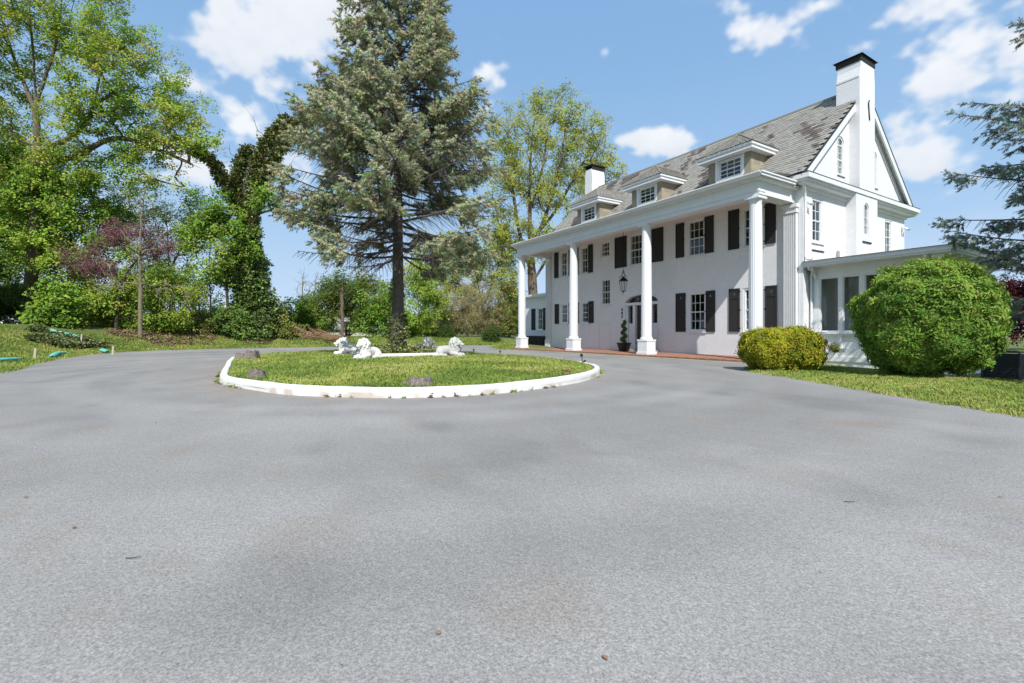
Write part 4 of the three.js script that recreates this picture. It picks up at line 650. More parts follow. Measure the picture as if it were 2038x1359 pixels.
// lobes are ellipses seen in the photo [px, py, rx, ry] at a distance Z, given real depth
function lobePoints(lobes, Z, n, rnd, depth = 1, shell = 0.45) {
  const tot = lobes.reduce((s, l) => s + l[2] * l[3] * (l[5] || 1), 0), out = [];
  for (const l of lobes) {
    const k = Math.round(n * l[2] * l[3] * (l[5] || 1) / tot), c = at(l[0], l[1], Z + (l[4] || 0)), rx = l[2] / F * Z, ry = l[3] / F * Z, rz = Math.min(rx, ry) * 1.15 * depth;
    for (let i = 0, g = 0; i < k && g < k * 6; g++) { const a = rnd() * 6.283, z = 2 * rnd() - 1, q = Math.sqrt(1 - z * z), d = Math.pow(rnd(), shell) * (rnd() < 0.14 ? 1.28 : 1), p = V3(c.x + rx * q * Math.cos(a) * d, c.y + ry * q * Math.sin(a) * d, c.z + rz * z * d); if (fbm(p.x * 0.75, p.y * 0.95, p.z * 0.75, 3) < 0.36 + 0.22 * rnd()) continue; i++; out.push(p); }
  }
  return out;
}
const SPRAY = { mid: [21, 22, 23].map((s) => leafSpray(13, 0.13, 0.1, 0.27, s, 0.8)),  broad: [1, 2, 3].map((s) => leafSpray(16, 0.17, 0.13, 0.34, s)), small: [4, 5].map((s) => leafSpray(18, 0.11, 0.075, 0.3, s)), fine: [6, 7].map((s) => leafSpray(16, 0.075, 0.045, 0.26, s, 0.8)), ivy: [8, 9].map((s) => leafSpray(14, 0.12, 0.11, 0.2, s, 0.9)), tuft: [10, 11].map((s) => leafSpray(22, 0.075, 0.028, 0.085, s, 0.9)) };
// leaves turn their faces to the light
const LIGHTWARD = new THREE.Quaternion().setFromUnitVectors(V3(0, 1, 0), V3(SUN.x, SUN.y * 1.1 + 0.25, SUN.z).normalize());
function facing(r) { return LIGHTWARD.clone().multiply(new THREE.Quaternion().setFromEuler(new THREE.Euler((r() - .5) * 1.1, r() * 6.283, (r() - .5) * 1.1, 'YXZ'))); }
function foliage(parent, tips, { per = 4, spread = 0.35, pal, spray = SPRAY.broad, size = 1, from = 0.4, seed = 1, name = 'crown', mat = M.leaf }) {
  const r = mulberry(seed), lists = spray.map(() => []);
  for (const t of tips) {
    const n = Math.floor(per) + (r() < per % 1 ? 1 : 0), tone = fbm(t.pts[t.pts.length - 1].x * 0.5, t.pts[t.pts.length - 1].y * 0.5, t.pts[t.pts.length - 1].z * 0.5, 2);
    for (let k = 0; k < n; k++) {
      const s = from + (1 - from) * Math.sqrt(r()), f = s * (t.pts.length - 1), i = Math.min(t.pts.length - 2, Math.floor(f)), p = t.pts[i].clone().lerp(t.pts[i + 1], f - i).add(V3((r() - .5), (r() - .5), (r() - .5)).multiplyScalar(spread * 2));
      lists[Math.floor(r() * spray.length)].push({ p, q: facing(r), s: size * (0.65 + r() * 0.7), c: pick(pal, clamp(0.5 + (tone - 0.5) * 1.6 + (r() - .5) * 0.75)).map((v) => v * (0.85 + r() * 0.3)) });
    }
  }
  lists.forEach((l, i) => { if (l.length) scatter(name, spray[i], mat, l, parent); });
}
function plant(o) {
  const Z = o.Z, base = o.base || (() => { const b = at(o.px, 661, Z); return V3(b.x, groundY(b.x, Z) - 0.05, -Z); })(), g = thing(o.name, o.label, o.category || 'tree', base, 0, o.group), r = mulberry(o.seed || 1);
  const rel = (v) => v.clone().sub(base), stems = (o.stems || [[[o.px, null], ...(o.trunk || [])]]).map((st) => st.map(([px, py, dz = 0]) => (py === null ? V3((px - o.px) / F * Z, 0, -dz) : rel(at(px, py, Z + dz)))));
  const targets = lobePoints(o.lobes, Z, o.n, r, o.depth || 1, o.shell || 0.45).map(rel);
  const sk = skeleton({ stems, targets, r0: o.r0, tip: o.tip || 0.008, seed: o.seed, attach: o.attach ?? 0.3, up: o.up ?? 0.4, wob: o.wob ?? 0.12 });
  woodMesh(sk.tb, o.bark || M.bark, g);
  if (o.pal) foliage(g, sk.tips, { per: o.per, spread: o.spread, pal: o.pal, spray: o.spray, size: o.size, from: o.from, seed: (o.seed || 1) + 50, mat: o.mat });
  return { g, sk, base };
}
const C = { // leaf base colours, linear
  lime: [[0.177, 0.289, 0.041], [0.307, 0.431, 0.059], [0.448, 0.45, 0.088]],
  yellow: [[0.282, 0.328, 0.055], [0.45, 0.45, 0.07], [0.45, 0.45, 0.093]],
  green: [[0.142, 0.254, 0.038], [0.236, 0.384, 0.053], [0.342, 0.45, 0.083]],
  deep: [[0.058, 0.102, 0.026], [0.102, 0.16, 0.033], [0.154, 0.218, 0.045]],
  olive: [[0.151, 0.182, 0.045], [0.257, 0.287, 0.068], [0.378, 0.378, 0.106]],
  tan: [[0.256, 0.211, 0.115], [0.358, 0.301, 0.166], [0.294, 0.32, 0.102]],
  plum: [[0.179, 0.083, 0.115], [0.269, 0.115, 0.166], [0.307, 0.179, 0.166]],
  wine: [[.08, .02, .025], [.14, .035, .04], [.2, .055, .06]],
  ivy: [[0.047, 0.086, 0.022], [0.109, 0.172, 0.037], [0.219, 0.297, 0.07]],
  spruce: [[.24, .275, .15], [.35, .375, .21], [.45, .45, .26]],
  bluespruce: [[0.115, 0.166, 0.154], [0.192, 0.256, 0.218], [0.294, 0.346, 0.256]],
};
// ------------------------------------------------------------------ island: spruce, planter, lions, stumps
function conifer(g, { H, profile, r0, y0, y1, step, per, bareLow, seed, size, pal, sprigs, azi, droop = 1, inner = 0.35, thin = 0.425, barkMat = M.barkGrey }) {
  const r = mulberry(seed), tb = new Tubes(), lists = sprigs.map(() => []), tp = [], tr = [];
  for (let k = 0; k <= 26; k++) { const s = k / 26; tp.push(V3((fbm(s * 4, 1, seed, 2) - .5) * 0.25 * s, s * H, (fbm(s * 4, 7, seed, 2) - .5) * 0.25 * s)); tr.push(r0 * Math.pow(1 - s, 0.8) * (k === 0 ? 1.5 : k === 1 ? 1.12 : 1) + 0.01); }
  tb.add(tp, tr, 12);
  const axis = (y) => { const f = clamp(y / H) * 26, i = Math.min(25, Math.floor(f)); return tp[i].clone().lerp(tp[i + 1], f - i); };
  const prof = (y) => { let k = 0; while (k < profile.length - 2 && y > profile[k + 1][0]) k++; const [a, la] = profile[k], [b, lb] = profile[k + 1]; return lerp(la, lb, clamp((y - a) / (b - a))); };
  for (let y = y0; y < y1; y += step * (0.7 + r() * 0.6)) {
    const n = per + Math.floor(r() * 2), off = r() * 6.283;
    for (let k = 0; k < n; k++) {
      const az = off + k * 6.283 / n + (r() - .5) * 0.7; if (azi && !azi(az)) { r(); continue; }
      const Ly = prof(y) * (0.72 + r() * 0.42), f = clamp((y - y0) / (y1 - y0)), a = lerp(-0.34, 0.55, Math.pow(f, 0.8)) * droop + (r() - .5) * 0.16, b = lerp(0.26, -0.05, f) + (r() - .5) * 0.1, o = axis(y), d = V3(Math.cos(az), 0, Math.sin(az)), sd = V3(-d.z, 0, d.x);
      const P = (s) => o.clone().addScaledVector(d, Ly * s).add(V3(0, Ly * (a * s + b * s * s), 0)).addScaledVector(sd, Ly * 0.08 * Math.sin(s * 3 + k));
      const pts = [], rad = [], rb = 0.012 + Ly * 0.011; for (let q = 0; q <= 7; q++) { pts.push(P(q / 7)); rad.push(rb * (1 - q / 7 * 0.85)); } tb.add(pts, rad, 5);
      const bare = bareLow && y < bareLow ? clamp((bareLow - y) / (bareLow - y0)) : 0, dead = bare > 0 && r() < bare * 0.55, keep = lerp(inner, 0.62, bare);
      const m = Math.ceil(Ly / 0.15);
      for (let q = 1; q <= m; q++) for (const side of [-1, 1]) {
        const s = 0.16 + 0.84 * (q - r() * 0.8) / m, bl = (0.22 + 0.34 * (1 - s) * Math.min(Ly, 2.6)) * (0.6 + r() * 0.7), p = P(s), dir = d.clone().multiplyScalar(0.62).addScaledVector(sd, side * (0.55 + r() * 0.5)).add(V3(0, -0.3 - r() * 0.35 + a * 0.5, 0)).normalize();
        const e = p.clone().addScaledVector(dir, bl).add(V3(0, -0.12 * bl, 0)), mid = p.clone().lerp(e, .5).add(V3(0, 0.05 * bl, 0));
        if (r() < 0.85) tb.add([p, mid, e], [0.011, 0.008, 0.004], 3);
        if (dead || s < keep * (0.8 + r() * 0.4)) continue;
        if (fbm(p.x * 1.1 + seed, p.y * 1.1, p.z * 1.1, 3) < thin) continue;
        const ns = Math.ceil(bl / 0.17);
        for (let t = 0; t < ns; t++) {
          const u = (t + 0.4 + r() * 0.4) / ns, pp = p.clone().lerp(e, u), q4 = new THREE.Quaternion().setFromUnitVectors(V3(0, 0, 1), dir.clone().add(V3((r() - .5) * 0.9, (r() - .3) * 0.7, (r() - .5) * 0.9)).normalize()).multiply(new THREE.Quaternion().setFromAxisAngle(V3(0, 0, 1), r() * 6.283));
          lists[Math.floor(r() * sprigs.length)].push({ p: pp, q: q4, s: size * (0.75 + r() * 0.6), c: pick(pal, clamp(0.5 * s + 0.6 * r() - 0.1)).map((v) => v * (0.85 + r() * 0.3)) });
        }
      }
      for (let t = 0; t < 3 && !dead; t++) { const q4 = new THREE.Quaternion().setFromUnitVectors(V3(0, 0, 1), d.clone().add(V3((r() - .5) * .6, r() * 0.5, (r() - .5) * .6)).normalize()); lists[0].push({ p: P(1 - t * 0.06), q: q4, s: size * 1.1, c: pick(pal, 0.6 + r() * 0.4) }); }
    }
  }
  woodMesh(tb, barkMat, g);
  lists.forEach((l, i) => { if (l.length) scatter('crown', sprigs[i], M.needle, l, g); });
  return { tp, tr };
}
const SPRIG = [sprig(5, 0.3, 22, 0.05, 0.018, 3), sprig(4, 0.34, 24, 0.05, 0.018, 4)];
const treeAt = V3(-3.93, islandY(-3.93, 16.3) - 0.05, -16.3);
{
  const g = thing('spruce_tree', 'tall grey-green spruce with an ivy-clad trunk on the island', 'tree', treeAt);
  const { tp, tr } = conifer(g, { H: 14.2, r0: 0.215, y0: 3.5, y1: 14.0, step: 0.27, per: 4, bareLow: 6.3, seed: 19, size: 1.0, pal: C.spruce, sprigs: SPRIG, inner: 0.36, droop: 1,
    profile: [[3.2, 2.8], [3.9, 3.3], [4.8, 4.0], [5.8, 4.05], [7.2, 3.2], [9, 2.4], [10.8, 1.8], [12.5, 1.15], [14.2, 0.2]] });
  const r = mulberry(4), l = [[], []];
  for (let k = 0; k < 620; k++) { const y = 2.7 * Math.pow(r(), 1.5), a = r() * 6.283, side = Math.cos(a - 3.6) > -0.2 || y < 1.5; if (!side) continue; const rr = lerp(0.31, 0.22, y / 3) + r() * 0.05 + (y < 0.4 ? r() * 0.2 : 0), p = tp[Math.min(25, Math.floor(y / 14.2 * 26))]; l[k % 2].push({ p: V3(p.x + Math.cos(a) * rr, y, p.z + Math.sin(a) * rr), r: [(r() - .5), r() * 6.283, (r() - .5)], s: 0.26 + r() * 0.22, c: pick([[.07, .12, .025], [.16, .21, .05], [.30, .31, .12]], r()) }); }
  l.forEach((q, i) => scatter('ivy', SPRAY.ivy[i], M.ivy, q, g));
}
const LC = [[-4.35, 14.6], [-2.2, 15.6], [-3.5, 18.0], [-5.7, 17.0]];
{
  const o = thing('tree_planter', 'square planter of low white kerb stones around the spruce trunk', 'planter', V3(-3.94, islandY(-3.94, 16.3) - 0.04, -16.3));
  for (let k = 0; k < 4; k++) {
    const [ax, az] = LC[k], [bx2, bz] = LC[(k + 1) % 4], L = Math.hypot(bx2 - ax, bz - az), g = new RoundedBoxGeometry(L, 0.26, 0.15, 2, 0.02); const m = part('planter_wall', g, M.stone, o); m.position.set((ax + bx2) / 2 + 3.94, 0.06, -(az + bz) / 2 + 16.3); m.rotation.y = Math.atan2(bz - az, bx2 - ax);
  }
  const r = mulberry(14), l = [[], []]; for (let k = 0; k < 520; k++) { const u = r(), v = r(), x = lerp(lerp(LC[0][0], LC[1][0], u), lerp(LC[3][0], LC[2][0], u), v) + 3.94, z = -lerp(lerp(LC[0][1], LC[1][1], u), lerp(LC[3][1], LC[2][1], u), v) + 16.3; if (r() < 0.25) continue; l[k % 2].push({ p: V3(x * 0.93, 0.1 + r() * 0.12 + 0.16 * Math.exp(-(x * x + z * z) * 1.2), z * 0.93), r: [(r() - .5) * .6, r() * 6.283, (r() - .5) * .6], s: 0.45 + r() * 0.4, c: pick([[.08, .11, .03], [.17, .20, .05], [.32, .31, .12]], r()) }); }
  l.forEach((q, i) => scatter('ground_ivy', SPRAY.ivy[i], M.ivy, q, o));
  const soil = part('soil', (() => { const s = prism(LC.map(([x, z]) => [x + 3.94, z - 16.3]), 0.1); s.rotateX(-Math.PI / 2); return s; })(), std({ color: 0x5a4a38, roughness: 1, bumpMap: T.grain, bumpScale: 0.03 }), o); soil.scale.set(0.96, 1, 0.96);
}
// distance-field bodies meshed by marching cubes
function fieldMesh(fn, half, res, centre = V3(0, 0, 0)) {
  const mc = new MarchingCubes(res, M.stone, false, false, 200000); mc.isolation = 0; mc.reset();
  for (let z = 0; z < res; z++) for (let y = 0; y < res; y++) for (let x = 0; x < res; x++) mc.field[x + y * res + z * res * res] = -fn((x - res / 2) / (res / 2) * half + centre.x, (y - res / 2) / (res / 2) * half + centre.y, (z - res / 2) / (res / 2) * half + centre.z);
  mc.update();
  const n = mc.count, g = new THREE.BufferGeometry(), p = new Float32Array(mc.positionArray.slice(0, n * 3)); for (let i = 0; i < p.length; i += 3) { p[i] = p[i] * half + centre.x; p[i + 1] = p[i + 1] * half + centre.y; p[i + 2] = p[i + 2] * half + centre.z; }
  g.setAttribute('position', new THREE.BufferAttribute(p, 3)); g.setAttribute('normal', new THREE.BufferAttribute(new Float32Array(mc.normalArray.slice(0, n * 3)), 3)); g.setAttribute('uv', new THREE.BufferAttribute(new Float32Array(n * 2), 2));
  g.computeVertexNormals(); // flat faces; smoothed below from the field's gradient
  const N = g.attributes.normal, e = 0.006; for (let i = 0; i < n; i++) { const x = p[i * 3], y = p[i * 3 + 1], z = p[i * 3 + 2], v = V3(fn(x + e, y, z) - fn(x - e, y, z), fn(x, y + e, z) - fn(x, y - e, z), fn(x, y, z + e) - fn(x, y, z - e)).normalize(); N.setXYZ(i, v.x, v.y, v.z); }
  for (let i = 0; i < n; i++) g.attributes.uv.setXY(i, p[i * 3] + p[i * 3 + 2], p[i * 3 + 1]);
  return g;
}
const smin = (a, b, k) => { const h = clamp(0.5 + 0.5 * (b - a) / k); return lerp(b, a, h) - k * h * (1 - h); };
function cap(x, y, z, a, b, ra, rb) { const ex = b[0] - a[0], ey = b[1] - a[1], ez = b[2] - a[2], t = clamp(((x - a[0]) * ex + (y - a[1]) * ey + (z - a[2]) * ez) / (ex * ex + ey * ey + ez * ez || 1)); return Math.hypot(x - a[0] - ex * t, y - a[1] - ey * t, z - a[2] - ez * t) - lerp(ra, rb, t); }
const ball = (x, y, z, c, r) => Math.hypot(x - c[0], y - c[1], z - c[2]) - r;
function lionField(x, y, z) {
  const az = Math.abs(z);
  let d = cap(x, y, z, [-0.27, 0.2, 0], [0.1, 0.235, 0], 0.135, 0.14);
  d = smin(d, ball(x, y, z, [0.16, 0.24, 0], 0.15), 0.06);
  d = smin(d, ball(x, y * 1.0, az, [-0.25, 0.15, 0.1], 0.12), 0.04);               // haunches
  d = smin(d, cap(x, y, az, [-0.2, 0.075, 0.17], [-0.02, 0.07, 0.175], 0.05, 0.048), 0.025);
  d = smin(d, cap(x, y, az, [0.14, 0.14, 0.11], [0.38, 0.085, 0.085], 0.07, 0.05), 0.035);
  d = smin(d, ball(x, y, az, [0.415, 0.085, 0.085], 0.056), 0.02);
  for (const t of [-0.02, 0, 0.02].map((q) => q * 1.3)) d = Math.min(d, ball(x, y, az, [0.455, 0.073, 0.085 + t], 0.022));  // toes
  // mane: locks combed back
  const mx = x - 0.185, my = y - 0.40, lock = 0.013 * Math.sin(mx * 62 + my * 22 + 2.2 * Math.sin(z * 13)) + 0.007 * Math.sin(my * 55 + Math.abs(z) * 60);
  d = smin(d, Math.hypot(mx * 1.0, my * 0.86, z * 1.04) - 0.16 + lock, 0.03);
  d = smin(d, cap(x, y, z, [0.2, 0.33, 0], [0.24, 0.2, 0], 0.13, 0.09) + lock * 0.5, 0.03);
  // face
  d = smin(d, ball(x, y, z, [0.32, 0.425, 0], 0.09), 0.02);
  d = smin(d, cap(x, y, z, [0.35, 0.405, 0], [0.435, 0.378, 0], 0.05, 0.044), 0.022);
  d = smin(d, ball(x, y, z, [0.40, 0.325, 0], 0.036), 0.02);
  d = smin(d, ball(x, y, az, [0.385, 0.462, 0.035], 0.021), 0.016);
  d = Math.max(d, -(ball(x, y, az, [0.412, 0.441, 0.036], 0.0145)));               // eyes
  d = Math.max(d, -cap(x, y, az, [0.465, 0.35, 0], [0.425, 0.343, 0.03], 0.009, 0.007)); // mouth
  d = smin(d, ball(x, y, z, [0.474, 0.398, 0], 0.018), 0.008);
  d = smin(d, ball(x, y, az, [0.275, 0.535, 0.075], 0.032), 0.015);
  // tail round the hind foot, and the slab they lie on
  d = smin(d, cap(x, y, z, [-0.38, 0.1, 0.06], [-0.3, 0.065, 0.2], 0.03, 0.026), 0.03); d = smin(d, cap(x, y, z, [-0.3, 0.065, 0.2], [-0.12, 0.065, 0.24], 0.026, 0.034), 0.02);
  const bxx = Math.abs(x - 0.02) - 0.45, by = Math.abs(y - 0.0) - 0.045, bz = az - 0.235, box = Math.hypot(Math.max(bxx, 0), Math.max(by, 0), Math.max(bz, 0)) + Math.min(0, Math.max(bxx, by, bz)) - 0.012;
  return smin(d, box, 0.012);
}
{
  const lg = fieldMesh(lionField, 0.54, 92, V3(0.02, 0.27, 0));
  const spots = [[0, -0.4, 1, 'white stone lion facing the camera at the near corner of the planter'], [1, 1, 0.3, 'greyish stone lion facing right at the right corner of the planter'], [2, 0.75, -0.75, 'stone lion seen from behind, to the right of the spruce trunk'], [3, -1, 0.55, 'white stone lion facing left, the leftmost on the planter']];
  for (const [i, dx, dz, label] of spots) {
    const x = LC[i][0] + dx * 0.12, z = LC[i][1] - dz * 0.12;
    const o = thing('lion_statue', label, 'statue', V3(x, islandY(x, z) - 0.02, -z), Math.atan2(-dz, dx), 'stone lions on the planter corners');
    const mat = i === 1 || i === 2 ? std({ color: 0xbdbcb8, roughness: 0.9, map: T.paint, bumpMap: T.stucco, bumpScale: 0.008 }) : M.stone;
    const m = shade(new THREE.Mesh(lg, mat)); m.name = 'lion_body'; m.scale.setScalar(1.12); o.add(m);
  }
}
{ // stumps
  const sp = [[512, 752, 9.6, 0.14, 0.24, 'twisted grey stump by the left end of the white kerb', 3], [836, 768, 8.35, 0.19, 0.19, 'broad split stump behind the middle of the white kerb', 5], [484, 712, 16.7, 0.2, 0.26, 'dark rotten stump at the far left of the island', 7], [502, 710, 16.2, 0.2, 0.36, 'taller knotty stump at the far left of the island', 9], [1010, 752, 9.4, 0.1, 0.05, 'flat cut stump low in the grass right of centre', 11], [1121, 741, 10.9, 0.17, 0.06, 'low red-brown stump near the right end of the kerb', 13], [474, 728, 12.9, 0.09, 0.1, 'small pale stump near the left kerb', 15]];
  for (const [px, py, Z, R, H, label, seed] of sp) {
    const b = at(px, py, Z), y = islandY(b.x, Z), o = thing('tree_stump', label, 'stump', V3(b.x, y - 0.03, -Z), 0, 'old stumps on the island'), r = mulberry(seed);
    const seg = 28, rows = 9, pos = [], uv = [], idx = [];
    for (let j = 0; j <= rows; j++) for (let i = 0; i < seg; i++) { const a = i / seg * 6.283, t = Math.min(1, j / (rows - 2)), top = H * (0.8 + 0.5 * (noise3(Math.cos(a) * 2.4 + seed, Math.sin(a) * 2.4, 2) - 0.3)), in_ = j > rows - 2 ? (j - rows + 2) / 2 : 0, lob = 1 + 0.35 * (noise3(Math.cos(a) * 2 + seed, Math.sin(a) * 2, 9) - .3) * (1.6 - t), rr = R * lob * (1.25 - 0.35 * t) * (1 + 0.22 * (noise3(Math.cos(a) * 7 + seed, Math.sin(a) * 7, t * 2) - .5)) * (1 - in_ * 0.98); pos.push(Math.cos(a) * rr, top * t - in_ * 0.05 * (1 + r()), Math.sin(a) * rr); uv.push(i / seg, t * 0.4); if (j < rows) { const k = j * seg + i, q = j * seg + (i + 1) % seg; idx.push(k, k + seg, q, q, k + seg, q + seg); } }
    const g = new THREE.BufferGeometry(); g.setAttribute('position', new THREE.Float32BufferAttribute(pos, 3)); g.setAttribute('uv', new THREE.Float32BufferAttribute(uv, 2)); g.setIndex(idx); g.computeVertexNormals();
    const m = shade(new THREE.Mesh(g, seed === 13 ? M.barkRed : M.wood)); m.name = 'stump'; o.add(m);
    const tb = new Tubes(); for (let k = 0; k < 5; k++) { const a = k * 1.26 + r(), L = R * (1.5 + r() * 0.7); tb.add([V3(Math.cos(a) * R * .6, H * 0.25 + 0.03, Math.sin(a) * R * .6), V3(Math.cos(a) * L * .8, 0.05, Math.sin(a) * L * .8), V3(Math.cos(a + .2) * L, 0.0, Math.sin(a + .2) * L)], [R * .3, R * .2, R * .08], 6); } woodMesh(tb, seed === 13 ? M.barkRed : M.barkPale, o, 'root');
  }
}
{ // solar path lights
  const L = [[1159, 718, 13.6, 0.5, 'leaning black solar path light at the right end of the island', 0.29], [996, 702, 18.6, 0.25, 'short black solar path light right of the lions', 0.17], [943, 697, 20.4, 0.1, 'small black solar path light beside the right lion', 0.18], [917, 694, 21.0, -0.15, 'black solar path light just right of the right lion', 0.26]];
  for (const [px, py, Z, tilt, label, h] of L) {
    const b = at(px, py, Z), o = thing('path_light', label, 'garden light', V3(b.x, Math.max(islD(b.x, Z) < 0 ? islandY(b.x, Z) : 0, 0) - 0.01, -Z), 0.3, 'solar path lights on the island'); 
    const i = new THREE.Group(); part('stake', [new THREE.CylinderGeometry(0.012, 0.008, h, 7).translate(0, h / 2, 0)], M.iron, o).rotation.z = tilt * 0.1; const c = part('lamp_head', [new THREE.CylinderGeometry(0.03, 0.055, 0.03, 12).translate(0, 0.05, 0), new THREE.CylinderGeometry(0.022, 0.03, 0.05, 10).translate(0, 0.01, 0)], M.iron, o); c.position.set(-0.03 * tilt * 3, h - 0.01, 0); c.rotation.z = -tilt;
    if (px === 1159) { const d = part('fallen_shade', new THREE.ConeGeometry(0.06, 0.05, 12), M.iron, o); d.position.set(0.06, h * 0.5, 0); d.rotation.z = 0.5; }
  }
}
// ------------------------------------------------------------------ topiary pots by the door
for (const [X, label] of [[-8.58, 'spiral topiary in a black square pot left of the front door'], [-7.2, 'spiral topiary in a black square pot right of the front door']]) {
  const o = thing('topiary', label, 'potted plant', hw(X, 0.085, 0.65), HROT, 'topiaries beside the front door'), r = mulberry(6);
  part('pot', [new THREE.CylinderGeometry(0.36, 0.24, 0.42, 4, 1).rotateY(Math.PI / 4).translate(0, 0.21, 0), new THREE.CylinderGeometry(0.385, 0.37, 0.06, 4, 1).rotateY(Math.PI / 4).translate(0, 0.42, 0)], std({ color: 0x1d1c1c, roughness: 0.6 }), o);
  part('stem', new THREE.CylinderGeometry(0.015, 0.02, 1.2, 7).translate(0, 1.0, 0), M.bark, o);
  const l = []; for (let k = 0; k < 620; k++) { const t = r(), a = t * 6.283 * 3.1, R = lerp(0.12, 0.05, t), w = lerp(0.085, 0.06, t), q = r() * 6.283, e = Math.acos(2 * r() - 1), s = w * Math.cbrt(r()); l.push({ p: V3(Math.cos(a) * R + s * Math.sin(e) * Math.cos(q), 0.5 + t * 1.08 + s * Math.cos(e), Math.sin(a) * R + s * Math.sin(e) * Math.sin(q)), r: [r() * 3, r() * 6, r() * 3], s: 0.42 + r() * 0.2, c: pick(C.ivy, r() * 0.8) }); }
  scatter('foliage', SPRAY.tuft[0], M.ivy, l, o);
}
// ------------------------------------------------------------------ clipped shrubs by the house
function clipped(name, label, pos, shape, n, pal, size, seed, stemMat) {
  const g = thing(name, label, 'shrub', pos), r = mulberry(seed), l = [[], []], tb = new Tubes();
  for (let k = 0; k < n; k++) {
    const a = r() * 6.283, z = 2 * r() - 1, q = Math.sqrt(1 - z * z), dir = V3(q * Math.cos(a), z, q * Math.sin(a)), R = shape(dir) * (1 - 0.32 * Math.pow(r(), 2.2)), lump = (r() < 0.04 ? 1.06 : 1) + 0.34 * (fbm(dir.x * 2.6 + seed, dir.y * 2.6, dir.z * 2.6, 3) - .5) + 0.34 * (fbm(dir.x * 8 + seed, dir.y * 9, dir.z * 9, 2) - .5), p = dir.clone().multiplyScalar(R * lump); p.y += shape.cy; if (p.y < 0.04 || (p.y < 0.5 && fbm(p.x * 2 + 4, p.y * 2, p.z * 2, 2) < 0.5 - p.y * 0.3)) continue;
    const q4 = new THREE.Quaternion().setFromUnitVectors(V3(0, 0, 1), dir.clone().add(V3((r() - .5) * 1.1, 0.3 + (r() - .5) * 1.1, 0.15 + (r() - .5) * 1.1)).normalize()).multiply(new THREE.Quaternion().setFromAxisAngle(V3(0, 0, 1), r() * 6.283));
    const tone = fbm(p.x * 2.5, p.y * 2.5, p.z * 2.5, 3);
    l[k % 2].push({ p, q: q4, s: size * (0.75 + r() * 0.6), c: pick(pal, clamp(0.45 + (tone - .5) * 1.4 + (r() - .5) * 0.7)).map((v) => v * (0.85 + r() * 0.3)) });
  }
  for (let k = 0; k < 16; k++) { const a = r() * 6.283, z = 0.2 + r() * 0.7, q = Math.sqrt(1 - z * z), d = V3(q * Math.cos(a), z, q * Math.sin(a)), e = d.clone().multiplyScalar(shape(d) * 0.85); e.y += shape.cy * 0.8; tb.add([V3(Math.cos(a) * 0.12, 0, Math.sin(a) * 0.12), e.clone().multiplyScalar(0.45).add(V3(0, -0.1, 0)), e], [0.05, 0.035, 0.012], 6); }
  woodMesh(tb, M.barkDark, g, 'stem'); l.forEach((q, i) => scatter('foliage', YEW[i], M.leaf, q, g));
  return g;
}
const YEW = [23, 29].map((s) => { const g = leafSpray(22, 0.07, 0.03, 0.085, s, 0.9); g.rotateX(Math.PI / 2); return g; });
{
  const b = at(1846, 661, 10.9); const y0 = groundY(b.x, 10.9); const s1 = (d) => { const k = d.y > 0 ? 1.38 : 1.22; return 1 / Math.pow(Math.pow(Math.abs(d.x) / 1.2, 2.2) + Math.pow(Math.abs(d.y) / k, 2.2) + Math.pow(Math.abs(d.z) / 1.2, 2.2), 1 / 2.2); }; s1.cy = 1.27;
  clipped('yew_bush', 'big rounded green yew bush in front of the sunroom', V3(b.x, y0, -10.9), s1, 17000, [[.12, .215, .036], [.23, .36, .058], [.35, .46, .095]], 1.0, 41);
  const c = at(1553, 661, 13.1), s2 = (d) => { const k = d.y > 0 ? 0.5 : 0.55; return 1 / Math.pow(Math.pow(Math.abs(d.x) / 0.9, 3.2) + Math.pow(Math.abs(d.y) / k, 3.2) + Math.pow(Math.abs(d.z) / 0.7, 3.2), 1 / 3.2); }; s2.cy = 0.57;
  const bush = clipped('golden_shrub', 'low clipped yellow-green shrub at the porch corner', V3(c.x, groundY(c.x, 13.1), -13.1), s2, 6500, [[.18, .215, .024], [.37, .37, .033], [.52, .46, .045]], 0.95, 43);
  const r = mulberry(90), tb = new Tubes(); for (let k = 0; k < 34; k++) { const x = (r() - .5) * 1.9, z = (r() - .5) * 1.1; tb.add([V3(x, 0.9, z), V3(x + (r() - .5) * .1, 1.08, z), V3(x + (r() - .5) * .24, 1.16 + r() * 0.06, z)], [0.006, 0.005, 0.003], 3); } woodMesh(tb, M.bark, bush, 'shoot');
}
plant({ name: 'azalea_shrub', label: 'thin leggy shrub with pale yellow-green leaves beside the golden shrub', category: 'shrub', px: 1640, Z: 14.6, lobes: [[1645, 690, 26, 12], [1630, 700, 16, 12], [1662, 694, 12, 10]], n: 46, r0: 0.03, tip: 0.005, seed: 71, attach: 0, stems: [[[1636, null], [1634, 712], [1628, 700]], [[1640, null], [1644, 712], [1652, 698]], [[1642, null], [1650, 714], [1664, 700]]], bark: M.barkPale, pal: [[.16, .17, .05], [.26, .26, .07], [.36, .33, .13]], per: 3, spread: 0.07, spray: SPRAY.tuft, size: 0.7 });
